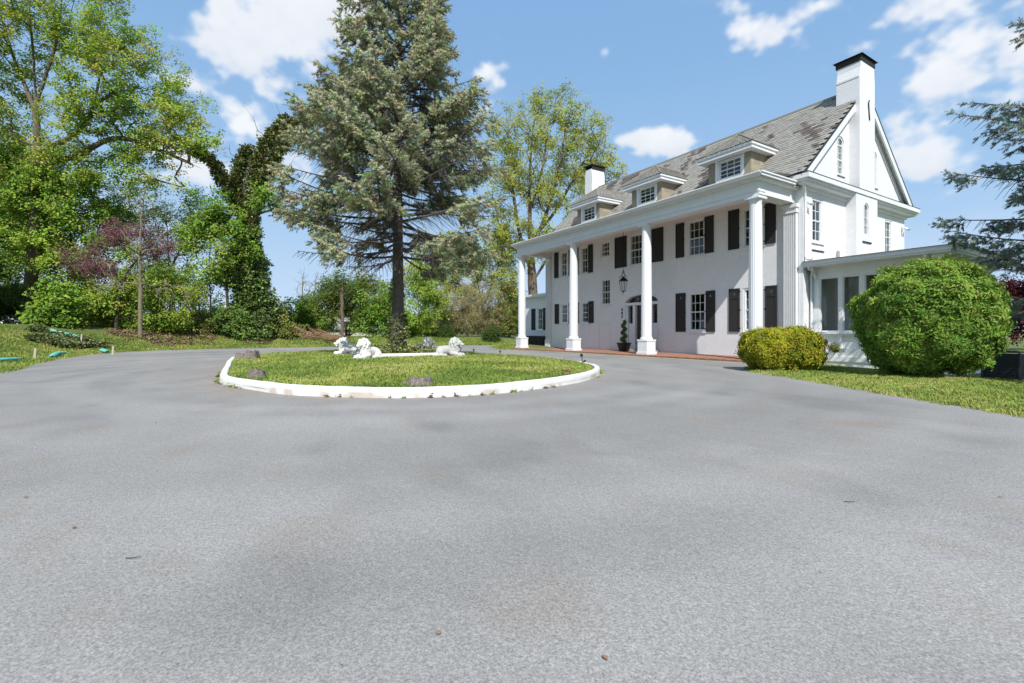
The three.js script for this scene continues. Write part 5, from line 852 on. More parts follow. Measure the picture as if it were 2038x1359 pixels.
// ------------------------------------------------------------------ trees beyond the drive
const WOOD = 'trees and shrubs at the edge of the drive';
plant({ name: 'tulip_tree', label: 'tall spreading tree with yellow-green spring leaves, far left', px: 52, Z: 33, lobes: [[90, 20, 130, 90], [215, 70, 95, 70], [250, 150, 110, 85], [345, 235, 90, 60], [190, 240, 110, 70], [60, 320, 90, 60, 0, .7], [270, 300, 110, 40, 0, .8], [-10, 160, 70, 190], [390, 280, 40, 30], [150, 345, 130, 50, 0, .8], [40, 400, 80, 50], [310, 360, 70, 36, 0, .6]], n: 900, r0: 0.36, tip: 0.012, seed: 101, attach: 0.35, depth: 1.1,
  stems: [[[52, null], [62, 560], [72, 420], [74, 300], [72, 210], [66, 110], [58, 0], [55, -60]], [[72, 205], [92, 150], [112, 80], [125, -10]], [[74, 300], [130, 280], [175, 240], [200, 150]], [[73, 330], [150, 310], [230, 275], [320, 300], [400, 335]], [[70, 220], [30, 120], [0, 30]]],
  bark: M.bark, pal: C.lime, per: 7, spread: 0.45, spray: SPRAY.mid, size: 1.1, from: 0.3 });
plant({ name: 'maple_tree', label: 'dense bright green maple left of the redbud', px: 150, Z: 34, lobes: [[165, 420, 95, 70], [95, 400, 70, 70], [200, 480, 60, 60], [130, 520, 80, 60], [105, 590, 60, 35], [60, 480, 70, 80]], n: 330, r0: 0.2, tip: 0.01, seed: 113, attach: 0.15, stems: [[[150, null], [145, 560], [140, 470], [130, 380]], [[146, 560], [190, 480], [205, 410]], [[145, 590], [95, 510], [70, 440]]], bark: M.barkDark, pal: [[.17, .285, .04], [.28, .42, .06], [.40, .5, .085]], per: 7, spread: 0.5, spray: SPRAY.mid, size: 1.3, from: 0.2 });
plant({ name: 'maple_tree', label: 'dark green maple cut by the left edge of the photo', px: -20, Z: 38, lobes: [[10, 380, 90, 90], [20, 500, 70, 80], [-60, 450, 80, 120], [40, 300, 60, 50]], n: 260, r0: 0.24, tip: 0.012, seed: 127, attach: 0.15, stems: [[[-20, null], [-15, 560], [0, 460], [10, 360]], [[-15, 540], [40, 450], [50, 360]]], bark: M.barkDark, pal: [[.10, .17, .03], [.17, .26, .04], [.26, .36, .06]], per: 7, spread: 0.6, spray: SPRAY.broad, size: 1.25, from: 0.2 });
plant({ name: 'redbud_tree', label: 'redbud with purple blossom behind the slim bare tree', px: 232, Z: 31, lobes: [[165, 505, 45, 28], [215, 478, 50, 28], [310, 487, 42, 30], [190, 540, 55, 26], [260, 455, 50, 22], [335, 500, 20, 22]], n: 210, r0: 0.11, tip: 0.007, seed: 131, attach: 0.15, stems: [[[232, null], [235, 600], [228, 540], [205, 500]], [[234, 610], [255, 540], [300, 490]]], bark: M.barkDark, pal: [C.plum[0], C.plum[1], [.19, .12, .08]], per: 4.6, spread: 0.32, spray: SPRAY.fine, size: 1.1, from: 0.15 });
plant({ name: 'young_tree', label: 'slim pale-barked young tree with mostly bare branches', px: 279, Z: 30, lobes: [[280, 410, 60, 50], [310, 470, 70, 50], [230, 480, 70, 50], [290, 560, 80, 40], [340, 590, 50, 30], [220, 570, 50, 30]], n: 190, r0: 0.12, tip: 0.014, seed: 137, attach: 0.3, up: 0.2, stems: [[[279, null], [279, 600], [280, 520], [281, 450], [286, 395], [290, 360]]], bark: M.barkPale, pal: C.olive, per: 0.6, spread: 0.2, spray: SPRAY.fine, size: 0.8 });
for (const [px, Z, lobes, pal, label, seed, spray, per] of [
  [250, 32, [[268, 600, 36, 48], [235, 630, 30, 26], [282, 648, 24, 20], [246, 570, 22, 30]], C.lime, 'leafy lime green shrub left of the slim pale tree', 141, SPRAY.small, 9],
  [322, 32.5, [[330, 590, 46, 54], [308, 645, 30, 26], [356, 636, 30, 30], [372, 600, 24, 30]], C.lime, 'leafy lime green shrub right of the slim pale tree', 143, SPRAY.small, 9],
  [392, 34.2, [[390, 630, 34, 40], [415, 650, 30, 26], [372, 656, 26, 22]], C.olive, 'twiggy olive shrub between the lime shrub and the ivy trunk', 147, SPRAY.fine, 7],
  [352, 36, [[350, 560, 60, 44], [300, 560, 50, 44], [390, 590, 40, 40]], C.green, 'green sapling thicket behind the slim pale tree', 149, SPRAY.small, 6],
  [120, 29.2, [[115, 602, 34, 38], [84, 632, 26, 16], [152, 630, 26, 24]], C.green, 'bright low bush at the foot of the maple', 151, SPRAY.broad, 7],
  [205, 31.5, [[205, 585, 46, 30], [180, 625, 30, 20], [235, 606, 40, 22], [160, 580, 30, 24]], C.lime, 'arching lime green bush below the redbud', 153, SPRAY.small, 8],
  [450, 34.6, [[455, 640, 36, 30], [430, 660, 24, 16], [480, 655, 30, 20]], C.ivy.map((c) => c.map((v) => v * 1.4)), 'dark evergreen bush at the foot of the ivy tree', 157, SPRAY.ivy, 11],
  [20, 33, [[25, 606, 50, 36], [-30, 590, 50, 50], [60, 630, 30, 18]], C.deep, 'dark undergrowth at the left edge beneath the maples', 160, SPRAY.small, 12],
  [545, 36.5, [[545, 640, 34, 30], [570, 655, 30, 18], [520, 655, 26, 18]], C.olive, 'olive scrub behind the brush pile', 159, SPRAY.small, 8]])
  plant({ name: 'understory_shrub', label, category: 'shrub', px, Z, lobes, n: 110, r0: 0.05, tip: 0.009, seed, attach: 0.05, bark: M.bark, stems: [[[px, null], [px - 6, lobes[0][1] + 30], [px - 14, lobes[0][1]]], [[px + 3, null], [px + 10, lobes[0][1] + 26], [px + 16, lobes[0][1]]]], pal, per: per * 0.8, spread: 0.42, spray: spray === SPRAY.small ? SPRAY.mid : spray, size: 1.0, from: 0.1, group: WOOD });
for (const [px, Z, top, label, seed] of [[396, 34, 560, 'thin bare sapling left of the ivy tree', 161], [418, 35, 480, 'tall bare sapling close to the left of the ivy tree', 163], [604, 52, 540, 'bare slender tree seen in the gap left of the spruce', 165], [628, 56, 555, 'bare tree in the gap nearest the multi-stemmed tree', 167], [868, 50, 470, 'bare twiggy tree behind the spruce trunk', 169]])
  plant({ name: 'bare_sapling', label, px, Z, lobes: [[px, top + 30, 24, 40], [px + 8, top + 70, 22, 30]], n: 60, r0: Z > 40 ? 0.12 : 0.06, tip: 0.013, seed, attach: 0.3, stems: [[[px, null], [px + 2, 620], [px - 2, top + 40], [px + 2, top - 10]]], bark: M.barkPale, pal: C.olive, per: 0.7, spread: 0.25, spray: SPRAY.fine, size: 1.0, group: WOOD });
{ // ivy-clad old tree
  const { g, sk } = plant({ name: 'ivy_tree', label: 'leaning old tree smothered in dark ivy, left of the spruce', px: 508, Z: 36, lobes: [[430, 300, 60, 40], [560, 260, 60, 60], [610, 220, 40, 30], [500, 330, 60, 50], [650, 210, 40, 30], [590, 420, 50, 40]], n: 90, r0: 0.42, tip: 0.01, seed: 171, attach: 0.4,
    stems: [[[508, null], [506, 600], [496, 540], [492, 480], [500, 430], [520, 380], [540, 330], [560, 285], [585, 250]], [[496, 470], [470, 400], [440, 350], [410, 310], [385, 300]], [[505, 425], [505, 360], [512, 320], [545, 265], [568, 240]], [[560, 285], [600, 250], [640, 205], [655, 180]], [[500, 440], [470, 370], [490, 300]]], bark: M.barkDark, pal: C.olive, per: 0.5, spread: 0.2, spray: SPRAY.fine, size: 0.9 });
  const r = mulberry(17), l = [[], []];
  for (let i = 0; i < sk.stemCount; i++) {
    const p = sk.P[i], low = sk.chains[0].includes(i), h = p.y, R = low ? (h < 9 ? lerp(1.75, 0.8, clamp(h / 9)) : 0.5) : 0.42, n = low && h < 9 ? Math.round(lerp(230, 110, h / 9)) : 46;
    for (let k = 0; k < n; k++) { const a = r() * 6.283, q = R * Math.sqrt(r()) * (0.25 + 1.4 * fbm(Math.cos(a) * 1.3, h * 0.55, Math.sin(a) * 1.3, 3)); const pp = V3(p.x + Math.cos(a) * q, p.y + (r() - .5) * 0.7, p.z + Math.sin(a) * q); l[k % 2].push({ p: pp, r: [(r() - .5) * 1.2, r() * 6.283, (r() - .5) * 1.2], s: 0.9 + r() * 0.7, c: pick(h > 8 ? [[.06, .08, .022], [.14, .16, .045], [.25, .25, .08]] : C.ivy, clamp(r() * 1.0)).map((v) => v * (0.9 + r() * 0.3)) }); }
  }
  l.forEach((q, i) => scatter('ivy', SPRAY.ivy[i], M.ivy, q, g));
}
plant({ name: 'maple_tree', label: 'young maple with fresh green leaves in front of the ivy tree', px: 455, Z: 34.4, lobes: [[430, 430, 55, 45], [395, 470, 45, 32], [525, 400, 34, 30], [470, 480, 44, 50], [440, 540, 40, 40]], n: 200, r0: 0.11, tip: 0.008, seed: 179, attach: 0.25, stems: [[[455, null], [452, 590], [448, 500], [435, 430]], [[452, 560], [490, 470], [520, 410]]], bark: M.barkDark, pal: C.green, per: 6, spread: 0.4, spray: SPRAY.broad, size: 0.9, from: 0.2 });
plant({ name: 'apple_tree', label: 'low multi-stemmed tree with dark trunks left of the spruce', px: 694, Z: 40, lobes: [[690, 575, 50, 30], [650, 600, 34, 34], [735, 585, 40, 36], [700, 610, 50, 24], [660, 570, 30, 24]], n: 240, r0: 0.2, tip: 0.008, seed: 181, attach: 0.2, stems: [[[690, null], [688, 650], [670, 620], [650, 590]], [[694, null], [698, 640], [705, 590]], [[698, null], [710, 650], [735, 615], [750, 590]], [[688, 652], [672, 640], [655, 632]]], bark: M.barkDark, pal: [[.075, .115, .025], [.125, .18, .035], [.19, .24, .05]], per: 5, spread: 0.42, spray: SPRAY.small, size: 1.1, from: 0.2 });
plant({ name: 'dead_pole_tree', label: 'dead straight trunk with peeling reddish bark before the multi-stemmed tree', px: 682, Z: 38.2, lobes: [[682, 580, 26, 20]], n: 10, r0: 0.13, tip: 0.012, seed: 183, attach: 0.5, stems: [[[682, null], [681, 620], [682, 545]]], bark: M.bark });
for (const [px, Z, lobes, pal, label, seed, per, spray] of [
  [762, 40, [[762, 600, 46, 40], [735, 635, 38, 24], [790, 640, 34, 28]], C.green, 'bright green shrub just left of the spruce trunk', 191, 9, SPRAY.small],
  [838, 42, [[835, 555, 52, 44], [855, 600, 46, 44], [830, 640, 44, 26]], C.lime, 'fresh green small tree right of the spruce trunk', 193, 7, SPRAY.small],
  [905, 44, [[905, 600, 40, 40], [885, 640, 34, 26], [930, 640, 30, 26]], C.tan, 'tan twiggy shrub right of the fresh green tree', 195, 6, SPRAY.fine],
  [960, 45, [[960, 590, 46, 46], [950, 640, 40, 28], [985, 630, 30, 34]], C.tan, 'tan twiggy shrub left of the far porch column', 197, 6, SPRAY.fine],
  [1012, 46, [[1012, 600, 30, 50], [1005, 650, 26, 26], [1025, 640, 18, 30]], C.olive, 'olive shrub right beside the far porch column', 199, 8, SPRAY.small],
  [985, 41.5, [[985, 668, 13, 9]], C.deep, 'small dark green bush at the hedge foot near the porch', 201, 12, SPRAY.fine],
  [880, 42, [[882, 666, 14, 10]], C.deep, 'small dark bush beside the white cabinet', 203, 12, SPRAY.fine],
  [610, 44, [[600, 620, 40, 26], [635, 640, 34, 22], [575, 640, 30, 22]], C.green, 'green thicket behind the brush pile', 205, 9, SPRAY.small],
  [930, 55, [[930, 540, 60, 50], [980, 550, 50, 60], [890, 560, 40, 40]], C.olive, 'thin pale green tree behind the tan shrubs', 207, 3, SPRAY.small]])
  plant({ name: 'hedgerow_shrub', label, category: 'shrub', px, Z, lobes, n: 150, r0: 0.07, tip: 0.008, seed, attach: 0.05, bark: M.bark, stems: [[[px, null], [px - 8, lobes[0][1] + 30], [px - 18, lobes[0][1]]], [[px + 4, null], [px + 10, lobes[0][1] + 26], [px + 20, lobes[0][1]]]], pal, per, spread: 0.42, spray, size: 1.15, from: 0.1, group: WOOD });
plant({ name: 'oak_tree', label: 'tall tree with thin yellow-green leaves rising behind the porch', px: 1062, Z: 46, lobes: [[1085, 215, 80, 48], [1015, 270, 46, 60], [1150, 265, 60, 60], [1085, 310, 100, 80], [1190, 330, 46, 50], [1030, 370, 70, 70], [1130, 390, 70, 60], [1000, 460, 50, 60], [1060, 470, 60, 60], [1225, 340, 20, 26], [1000, 560, 34, 40]], n: 640, r0: 0.46, tip: 0.014, seed: 211, attach: 0.42, up: 0.9, wob: 0.08,
  stems: [[[1062, null], [1062, 610], [1058, 540], [1055, 470], [1054, 380], [1058, 280], [1070, 200]], [[1058, 545], [1035, 470], [1022, 390], [1008, 300]], [[1056, 500], [1085, 430], [1110, 350], [1125, 260]], [[1056, 480], [1105, 420], [1145, 350], [1175, 300]], [[1058, 530], [1030, 500], [995, 460]], [[1055, 420], [1078, 340], [1092, 240]], [[1060, 560], [1100, 500], [1150, 430], [1195, 360]]],
  bark: M.bark, pal: C.yellow.map((c) => [c[0] * 0.95, c[1], c[2]]), per: 5.5, spread: 0.5, spray: SPRAY.small, size: 1.25, from: 0.35 });
plant({ name: 'ash_tree', label: 'loose light green tree rising between the redbud and the ivy tree', px: 345, Z: 41, lobes: [[330, 440, 70, 55], [255, 410, 55, 45], [385, 410, 40, 45], [300, 510, 60, 40], [370, 500, 40, 40]], n: 260, r0: 0.16, tip: 0.01, seed: 231, attach: 0.25, up: 0.7, stems: [[[345, null], [340, 590], [335, 500], [330, 400]], [[338, 560], [290, 480], [260, 410]], [[338, 540], [370, 470], [390, 400]]], bark: M.bark, pal: C.lime, per: 3.2, spread: 0.45, spray: SPRAY.small, size: 1.1, from: 0.2, group: WOOD });
plant({ name: 'locust_tree', label: 'airy pale green tree between the spruce and the porch', px: 965, Z: 50, lobes: [[960, 520, 60, 50], [900, 530, 50, 50], [1005, 500, 34, 60], [930, 590, 70, 40], [870, 500, 40, 40]], n: 300, r0: 0.17, tip: 0.012, seed: 233, attach: 0.2, up: 0.7, stems: [[[965, null], [962, 620], [950, 560], [940, 490]], [[963, 610], [985, 550], [1005, 480]], [[962, 600], [910, 560], [880, 500]]], bark: M.bark, pal: C.lime.map((c) => [c[0] * 1.05, c[1] * 0.92, c[2] * 1.5]), per: 3.4, spread: 0.55, spray: SPRAY.small, size: 1.3, from: 0.2, group: WOOD });
plant({ name: 'plum_tree', label: 'dark red-leaved tree at the right edge behind the sunroom', px: 2062, Z: 27, lobes: [[2050, 580, 36, 50], [2050, 640, 36, 40], [2090, 600, 50, 70]], n: 160, r0: 0.12, tip: 0.008, seed: 221, attach: 0.15, base: (() => { const b = at(2062, 661, 27); return V3(b.x, groundY(b.x, 27) - 0.05, -27); })(), bark: M.barkDark, pal: C.wine, per: 9, spread: 0.4, spray: SPRAY.small, size: 1.1, from: 0.1, stems: [[[2062, null], [2060, 640], [2055, 580]]] });
{ // blue spruce whose trunk stands outside the frame on the right
  const b = at(2320, 661, 11.2), g = thing('blue_spruce', 'blue spruce branches reaching in from the right edge', 'tree', V3(b.x, groundY(b.x, 11.2) - 0.05, -11.2));
  conifer(g, { H: 13, r0: 0.2, y0: 2.4, y1: 12.6, step: 0.72, per: 4, bareLow: 3.6, seed: 57, size: 0.95, pal: C.bluespruce, sprigs: SPRIG, inner: 0.3, droop: 0.75, profile: [[2, 3.3], [3, 3.9], [5, 4.1], [6.2, 3.6], [7, 3.1], [9, 2.4], [13, 0.2]] });
}
{ // trees that the front windows mirror, beyond the left edge of the frame
  for (const [x, z, label, seed] of [[-31, 17, 'green maple on the lawn far to the left of the drive', 301], [-27, 7, 'green maple nearest the camera on the left lawn', 303], [-34, 26, 'green maple behind the left lawn', 305]]) {
    const base = V3(x, groundY(x, z) - 0.05, -z), g = thing('lawn_maple', label, 'tree', base), r = mulberry(seed), tg = [];
    for (let k = 0; k < 200; k++) { const a = r() * 6.283, q = 2 * r() - 1, s = Math.sqrt(1 - q * q), d = Math.pow(r(), .45); tg.push(V3(s * Math.cos(a) * 3.8 * d, 5.6 + q * 4 * d, s * Math.sin(a) * 3.8 * d)); }
    const sk = skeleton({ stems: [[V3(0, 0, 0), V3(0.1, 2, 0), V3(0, 5, 0.1), V3(0, 8, 0)]], targets: tg, r0: 0.22, seed, attach: 0.25 }); woodMesh(sk.tb, M.barkDark, g); foliage(g, sk.tips, { per: 7, spread: 0.6, pal: C.green, spray: SPRAY.broad, size: 1.4, seed });
  }
}
{ // woods far off: one mass
  const r = mulberry(401), l = SPRAY.broad.map(() => []);
  for (let k = 0; k < 9000; k++) { const a = (r() - .5) * 2.4, Z = 85 + r() * 50, x = Math.tan(a * 0.5) * Z * 1.5, h = 2.2 + 3.2 * fbm(x * 0.09, Z * 0.05, 3, 3) + (r() - .5), y = groundY(x, Z) + h * Math.sqrt(r()); l[k % 3].push({ p: V3(x, y, -Z), r: [(r() - .5), r() * 6.283, (r() - .5)], s: 2.6 + r() * 2, c: pick([[.08, .11, .03], [.14, .18, .045], [.22, .2, .09]], r()) }); }
  const o = thing('distant_woods', 'hazy line of far-off woods along the horizon', 'woods'); o.userData.kind = 'stuff'; l.forEach((q, i) => scatter('far_foliage', SPRAY.broad[i], M.leaf, q, o));
}
// ------------------------------------------------------------------ small structures beyond the trees
function cottage(label, px, Z, w, d, h, rh, turn, wallHex, roofHex) {
  const b = at(px, 661, Z), o = thing('distant_house', label, 'house', V3(b.x, groundY(b.x, Z) - 0.1, -Z), turn);
  part('wall', [bx(-w / 2, w / 2, 0, h, -d / 2, d / 2), prism([[-d / 2, h], [d / 2, h], [0, h + rh]], w - 0.02).rotateY(Math.PI / 2).translate(-w / 2 + 0.01, 0, 0)], std({ color: wallHex, roughness: 0.9 }), o);
  const e = 0.35, k = rh / (d / 2); part('roof', [prism([[-d / 2 - e, h - e * k + 0.02], [0, h + rh + 0.02], [d / 2 + e, h - e * k + 0.02], [d / 2 + e, h - e * k + 0.16], [0, h + rh + 0.16], [-d / 2 - e, h - e * k + 0.16]], w + 0.6).rotateY(Math.PI / 2).translate(-w / 2 - 0.3, 0, 0)], std({ color: roofHex, roughness: 0.95, bumpMap: T.grain, bumpScale: 0.02 }), o);
  for (const x of [-w / 4, w / 4]) { const f = part('window', [bx(x - 0.5, x + 0.5, 0.9, 2.0, d / 2 + 0.002, d / 2 + 0.05)], M.trim, o); part('pane', bx(x - 0.42, x + 0.42, 0.98, 1.92, d / 2 + 0.052, d / 2 + 0.06), std({ color: 0x30363a, roughness: 0.1 }), f); }
}
cottage('low grey-roofed house glimpsed behind the multi-stemmed tree', 735, 62, 9, 6, 1.0, 1.3, 0.1, 0xb8b4ac, 0x8c8a87);
cottage('brown-roofed house glimpsed above the brush pile', 622, 70, 7, 6, 1.3, 1.8, 0.2, 0x9a8a78, 0x7d6354);
cottage('white house glimpsed under the trees at the far left', -6, 52, 6, 5, 2.6, 1.4, 0.6, 0xe4e6ea, 0x77777a);
{ const b = at(854, 661, 43), o = thing('utility_cabinet', 'white cabinet standing in the grass right of the spruce trunk', 'cabinet', V3(b.x, groundY(b.x, 43) - 0.02, -43), 0.3); part('cabinet_body', rbx(-0.5, 0.5, 0, 0.95, -0.35, 0.35, 0.02), M.trim, o); part('cabinet_lid', rbx(-0.54, 0.54, 0.952, 1.03, -0.4, 0.4, 0.02), M.stone, o); part('cabinet_door', bx(-0.42, 0.42, 0.08, 0.86, 0.352, 0.37), M.concrete, o); }
{ // air-conditioning unit behind the yew
  const p = hw(4.95, 0, -1.9), o = thing('condenser_unit', 'dark louvred air-conditioning unit behind the yew bush', 'air conditioner', V3(p.x, groundY(p.x, -p.z) - 0.02, p.z), HROT); const m = std({ color: 0x3b4244, roughness: 0.6, metalness: 0.3 });
  part('casing', [bx(-0.38, 0.38, 0.05, 0.8, -0.38, 0.38)], M.dark, o); for (const [x, z] of [[-0.4, -0.4], [0.4, -0.4], [-0.4, 0.4], [0.4, 0.4]]) part('corner_post', rbx(x - 0.03, x + 0.03, 0, 0.84, z - 0.03, z + 0.03, 0.008), m, o);
  for (let k = 0; k < 15; k++) { const y = 0.09 + k * 0.048; part('louvre', [bx(-0.37, 0.37, y, y + 0.02, 0.382, 0.41), bx(-0.37, 0.37, y, y + 0.02, -0.41, -0.382), bx(0.382, 0.41, y, y + 0.02, -0.37, 0.37), bx(-0.41, -0.382, y, y + 0.02, -0.37, 0.37)], m, o); }
  part('top_grille', [rbx(-0.43, 0.43, 0.845, 0.88, -0.43, 0.43, 0.012), new THREE.TorusGeometry(0.3, 0.012, 6, 24).rotateX(Math.PI / 2).translate(0, 0.89, 0), new THREE.TorusGeometry(0.18, 0.012, 6, 24).rotateX(Math.PI / 2).translate(0, 0.89, 0)], m, o); part('pad', bx(-0.5, 0.5, -0.05, 0.03, -0.5, 0.5), M.concrete, o);
}
{ // brush pile
  const b = at(608, 661, 37), o = thing('brush_pile', 'heap of cut brown branches at the edge of the grass', 'brush pile', V3(b.x, groundY(b.x, 37), -37)), r = mulberry(501), tb = new Tubes();
  for (let k = 0; k < 330; k++) { const x = (r() - .5) * 5.6, hmax = 1.0 * Math.pow(clamp(1 - (x + 2.3) / 4.9), 0.9) * (0.6 + 0.8 * noise3(x * 2.2, 1, 5)) + 0.1, y = r() * hmax, z = (r() - .5) * 2.0 * (0.4 + 0.6 * (1 - y / 1.5)), a = r() * 6.283, L = 0.5 + r() * 1.1, dx = Math.cos(a) * L, dz = Math.sin(a) * L * 0.6, dy = (r() - .5) * 1.1 - dx * 0.15, q = 0.006 + r() * r() * 0.02; const A = V3(x, y, z), B = V3(clamp(x + dx, -2.6, 2.9), Math.max(0.02, y + dy), z + dz); tb.add([A, A.clone().lerp(B, .5).add(V3((r() - .5) * .15, (r() - .5) * .15, 0)), B], [q, q * .8, q * .4], 4); }
  tb.add([V3(-2.5, 1.5, 0.3), V3(-1.3, 1.05, 0.6), V3(-0.2, 0.8, 0.8), V3(0.9, 0.4, 0.9)], [0.04, 0.045, 0.035, 0.02], 7);
  woodMesh(tb, std({ color: 0x9a7a5e, roughness: 0.95 }), o, 'branches');
}
// ------------------------------------------------------------------ teal erosion socks, stakes, ground cover on the left
function sock(label, pts, rad) { const o = thing('erosion_sock', label, 'erosion barrier', V3(pts[0].x, pts[0].y, pts[0].z)); const cv = new THREE.CatmullRomCurve3(pts.map((p) => p.clone().sub(pts[0]))), n = 40, tp = cv.getPoints(n), rr = tp.map((p, i) => rad * (0.85 + 0.3 * noise3(i * 0.5, pts[0].x, 3)) * (i === 0 || i === n ? 0.4 : 1)), tb = new Tubes(); tb.add(tp, rr, 10); woodMesh(tb, M.teal, o, 'sock').scale.y = 0.7; }
const gp = (px, Z, h = 0) => { const x = (px - CX) / F * Z; return V3(x, groundY(x, Z) + h, -Z); };
sock('long teal erosion sock lying along the lawn edge under the maple', [gp(96, 26.8, 0.12), gp(125, 26.4, 0.12), gp(160, 26.0, 0.12)], 0.1);
sock('short bent teal erosion sock beside the grey stake', [gp(128, 21.4, 0.1), gp(116, 20.6, 0.12), gp(108, 19.6, 0.1), gp(104, 19.0, 0.08)], 0.11);
sock('teal erosion sock at the left edge near the drive', [gp(-20, 15.4, 0.08), gp(15, 16.0, 0.1), gp(38, 16.8, 0.06)], 0.09);
sock('scrap of teal erosion sock near the slim tree', [gp(203, 24.4, 0.12), gp(213, 24.0, 0.12)], 0.11);
for (const [px, Z, h, label] of [[161, 25.4, 0.62, 'weathered stake at the end of the long teal sock'], [69, 17.6, 0.42, 'pale leaning stake near the drive edge, leftmost'], [224, 22.6, 0.5, 'thin stake in the ground cover near the slim tree']]) { const p = gp(px, Z), o = thing('wooden_stake', label, 'stake', p, 0.4, 'survey stakes on the left verge'); part('stake', [bx(-0.035, 0.035, -0.05, h, -0.02, 0.02), prism([[-0.035, 0], [0.035, 0], [0, 0.03]], 0.04).translate(0, h, -0.02)], M.stake, o).rotation.z = -0.06; }
{ // leafy ground cover
  const r = mulberry(601), l = [[], []]; for (let k = 0; k < 4200; k++) { const px = 60 + r() * 250, Z = 18.5 + r() * 8, x = (px - CX) / F * Z, d = driveD(x, Z); if (d < 1.6 || d > 5.5 || fbm(x * 0.6, Z * 0.6, 5, 3) < (px < 120 ? 0.53 : 0.42)) continue; l[k % 2].push({ p: V3(x, groundY(x, Z) + 0.04 + r() * 0.16, -Z), r: [(r() - .5) * .6, r() * 6.283, (r() - .5) * .6], s: 0.7 + r() * 0.6, c: pick([[.05, .075, .02], [.10, .135, .035], [.24, .24, .10]], r()) }); }
  const o = thing('ground_cover', 'leafy ivy ground cover on the bank left of the drive', 'ground cover'); o.userData.kind = 'stuff'; l.forEach((q, i) => scatter('ground_leaves', SPRAY.ivy[i], M.ivy, q, o));
}
{ // last year's leaves under the trees
  const r = mulberry(651), l = [[], []]; for (let k = 0; k < 5200; k++) { const px = 215 + r() * 480, Z = 27 + r() * 13, x = (px - CX) / F * Z, d = driveD(x, Z); if (d < 1.6 || d > 6 || fbm(x * 0.7, Z * 0.7, 15, 3) < 0.62 - 0.06 * d) continue; l[k % 2].push({ p: V3(x, groundY(x, Z) + 0.015 + r() * 0.03, -Z), r: [(r() - .5) * .5, r() * 6.283, (r() - .5) * .5], s: 0.5 + r() * 0.5, c: pick([[.16, .09, .05], [.27, .17, .10], [.36, .27, .18]], r()) }); }
  const o = thing('leaf_litter', 'brown leaf litter along the foot of the trees', 'leaf litter'); o.userData.kind = 'stuff'; l.forEach((q, i) => scatter('dead_leaves', SPRAY.ivy[i], M.ivy, q, o));
}
// ------------------------------------------------------------------ grass
function tuftGeo(n, h, w, spread, seed) { const r = mulberry(seed), pos = []; for (let k = 0; k < n; k++) { const a = r() * 6.283, d = spread * Math.sqrt(r()), x = Math.cos(a) * d, z = Math.sin(a) * d, b = r() * 6.283, bend = 0.35 + r() * 0.9, H = h * (0.5 + r() * 0.7), cx = Math.cos(b), cz = Math.sin(b), px = -cz * w / 2, pz = cx * w / 2, m = [x + cx * H * bend * 0.3, H * 0.6, z + cz * H * bend * 0.3], t = [x + cx * H * bend, H, z + cz * H * bend]; const A = [x - px, 0, z - pz], B = [x + px, 0, z + pz], Cc = [m[0] + px * .8, m[1], m[2] + pz * .8], D = [m[0] - px * .8, m[1], m[2] - pz * .8]; for (const v of [A, B, Cc, A, Cc, D, D, Cc, t]) pos.push(...v); } const g = new THREE.BufferGeometry(); g.setAttribute('position', new THREE.Float32BufferAttribute(pos, 3)); g.computeVertexNormals(); g.setAttribute('uv', new THREE.Float32BufferAttribute(new Float32Array(pos.length / 3 * 2), 2)); return g; }
const TUFT = [tuftGeo(18, 0.055, 0.007, 0.09, 1), tuftGeo(18, 0.042, 0.008, 0.1, 2), leafSpray(9, 0.035, 0.03, 0.07, 33, 0.25)];
const GP = [[.155, .225, .035], [.24, .31, .05], [.35, .375, .085], [.44, .40, .15]];
function grassList(n, seed, sample) { const r = mulberry(seed), l = TUFT.map(() => []); for (let k = 0; k < n; k++) { const s = sample(r); if (!s) continue; const [x, y, z, big = 1] = s, nn = fbm(x * 0.9, z * 0.9, 1, 4), mm = fbm(x * 4, z * 4, 2, 2), t = clamp((nn - 0.3) * 1.5 + (mm - .5) * 0.8 + (r() - .5) * 0.35); l[r() < 0.2 ? 2 : r() < 0.55 ? 0 : 1].push({ p: V3(x, y - 0.004, -z), r: [0, r() * 6.283, 0], s: big * (0.65 + r() * 0.7) * (0.75 + 0.6 * fbm(x * 1.7, z * 1.7, 12, 2)), c: pick(GP, t).map((v) => v * (0.85 + r() * 0.3)) }); } return l; }
function lawn(name, label, n, seed, sample) { const o = thing(name, label, 'grass'); o.userData.kind = 'stuff'; grassList(n, seed, sample).forEach((q, i) => scatter('grass_blades', TUFT[i], M.grass, q, o)); }
lawn('island_grass', 'short patchy grass filling the island', 46000, 701, (r) => { const Z = 7.7 + 15.2 * Math.pow(r(), 1.5), x = -11.2 + r() * 13.7; const d = islD(x, Z); if (d > -0.25) return null; return [x, islandY(x, Z, d), Z, 0.85 + Z * 0.02]; });
lawn('verge_grass', 'rough grass verge left of the drive and behind it', 60000, 703, (r) => { const px = -40 + r() * 1060, Z = 11 + 31 * Math.pow(r(), 0.9), x = (px - CX) / F * Z, d = driveD(x, Z); if (d < -0.22 * r() * r() || d > 9 || (Z > 26 && d > 4.5) || (d > 3.5 && r() < 0.5)) return null; return [x, Math.max(0.004, groundFrom(d, x, Z)), Z, 0.8 + Z * 0.03]; });
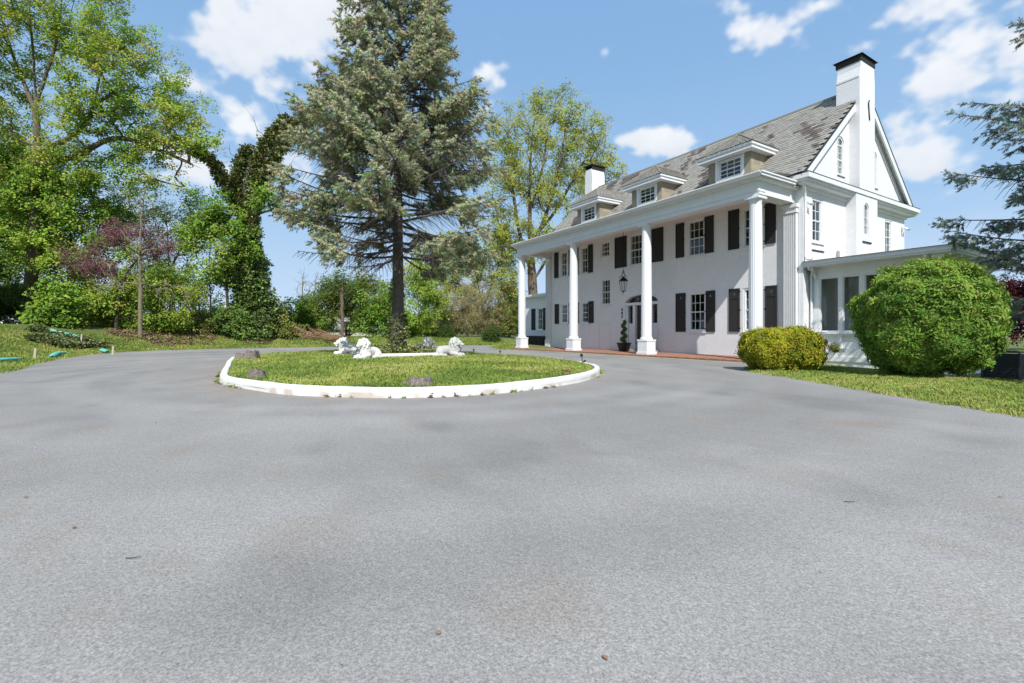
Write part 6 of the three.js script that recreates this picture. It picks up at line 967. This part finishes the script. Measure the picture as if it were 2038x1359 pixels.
lawn('border_grass', 'mown grass strip between the drive and the yew bush', 30000, 707, (r) => { const Z = 4.5 + r() * 11, x = 6.3 + r() * 8.5; if (x > Z * 1.2) return null; const d = driveD(x, Z); if (d < -0.2 * r() * r() || d > 7) return null; const q = V3(x, 0, -Z).sub(H0).applyAxisAngle(V3(0, 1, 0), -HROT); if (q.z > -0.6 - 0.2 && q.z < 3.4 && q.x < 0.15) return null; if (q.z < -0.45 && q.x < 3.8) return null; return [x, x < 7.4 ? Math.max(0.004, groundFrom(d, x, Z)) : groundFrom(d, x, Z), Z, 0.9]; });
{ // weeds and dead leaves against the kerb
  const r = mulberry(801), l = [[], []]; for (let k = 0; k < 420; k++) { const p = islPoly[Math.floor(r() * 200)], t = fbm(p[0] * 1.3, p[1] * 1.3, 77, 3); if (p[1] > 14 || t < 0.5) continue; const c = V3(-4.2, 0, 14.6), d = V3(p[0], 0, p[1]).sub(c).normalize(), o = 0.02 + r() * 0.07; l[k % 2].push({ p: V3(p[0] + d.x * o, 0.005 + r() * 0.012, -(p[1] + d.z * o)), r: [(r() - .5) * .4, r() * 6.283, (r() - .5) * .4], s: 0.16 + r() * r() * 0.22, c: r() < 0.5 ? pick(C.green, r()) : pick([[.12, .08, .045], [.2, .13, .07]], r()) }); }
  const o = thing('kerb_weeds', 'small weeds and dead leaves along the foot of the kerb', 'weeds'); o.userData.kind = 'stuff'; l.forEach((q, i) => scatter('weed_leaves', SPRAY.ivy[i], M.ivy, q, o));
}
for (const [px, py, kind, label] of [[47, 992, 1, 'curled brown leaf on the asphalt at the far left'], [147, 1052, 0, 'small reddish stone on the asphalt, left'], [264, 1112, 2, 'short dry twig on the asphalt, lower left'], [873, 1263, 0, 'brown pebble on the asphalt at the bottom centre'], [1210, 1318, 1, 'orange leaf scrap on the asphalt at the bottom'], [1987, 990, 1, 'dry leaf on the asphalt at the far right'], [1690, 1000, 2, 'thin twig on the asphalt, right'], [310, 842, 2, 'dark twig on the asphalt left of the island']]) {
  const Z = F * EYE / (py - HOR), x = (px - CX) / F * Z, o = thing(['drive_pebble', 'fallen_leaf', 'fallen_twig'][kind], label, ['pebble', 'leaf', 'twig'][kind], V3(x, 0.003, -Z), px);
  if (kind === 0) part('pebble', (() => { const g = new THREE.IcosahedronGeometry(0.008, 1); g.scale(1.2, 0.7, 1); g.translate(0, 0.006, 0); return g; })(), std({ color: 0x86695a, roughness: 0.9 }), o);
  else if (kind === 1) part('leaf_blade', quadGeo([[V3(0, 0.003, 0), V3(0.01, 0.009, 0.014), V3(0, 0.004, 0.032), V3(-0.01, 0.008, 0.013)]]), std({ color: 0x8d6a50, roughness: 0.9, side: THREE.DoubleSide }), o);
  else { const tb = new Tubes(); tb.add([V3(-0.03, 0.003, 0), V3(0, 0.006, 0.008), V3(0.035, 0.003, -0.006)], [0.0018, 0.0018, 0.001], 5); woodMesh(tb, M.barkDark, o, 'twig'); }
}
renderer.render(scene, camera);
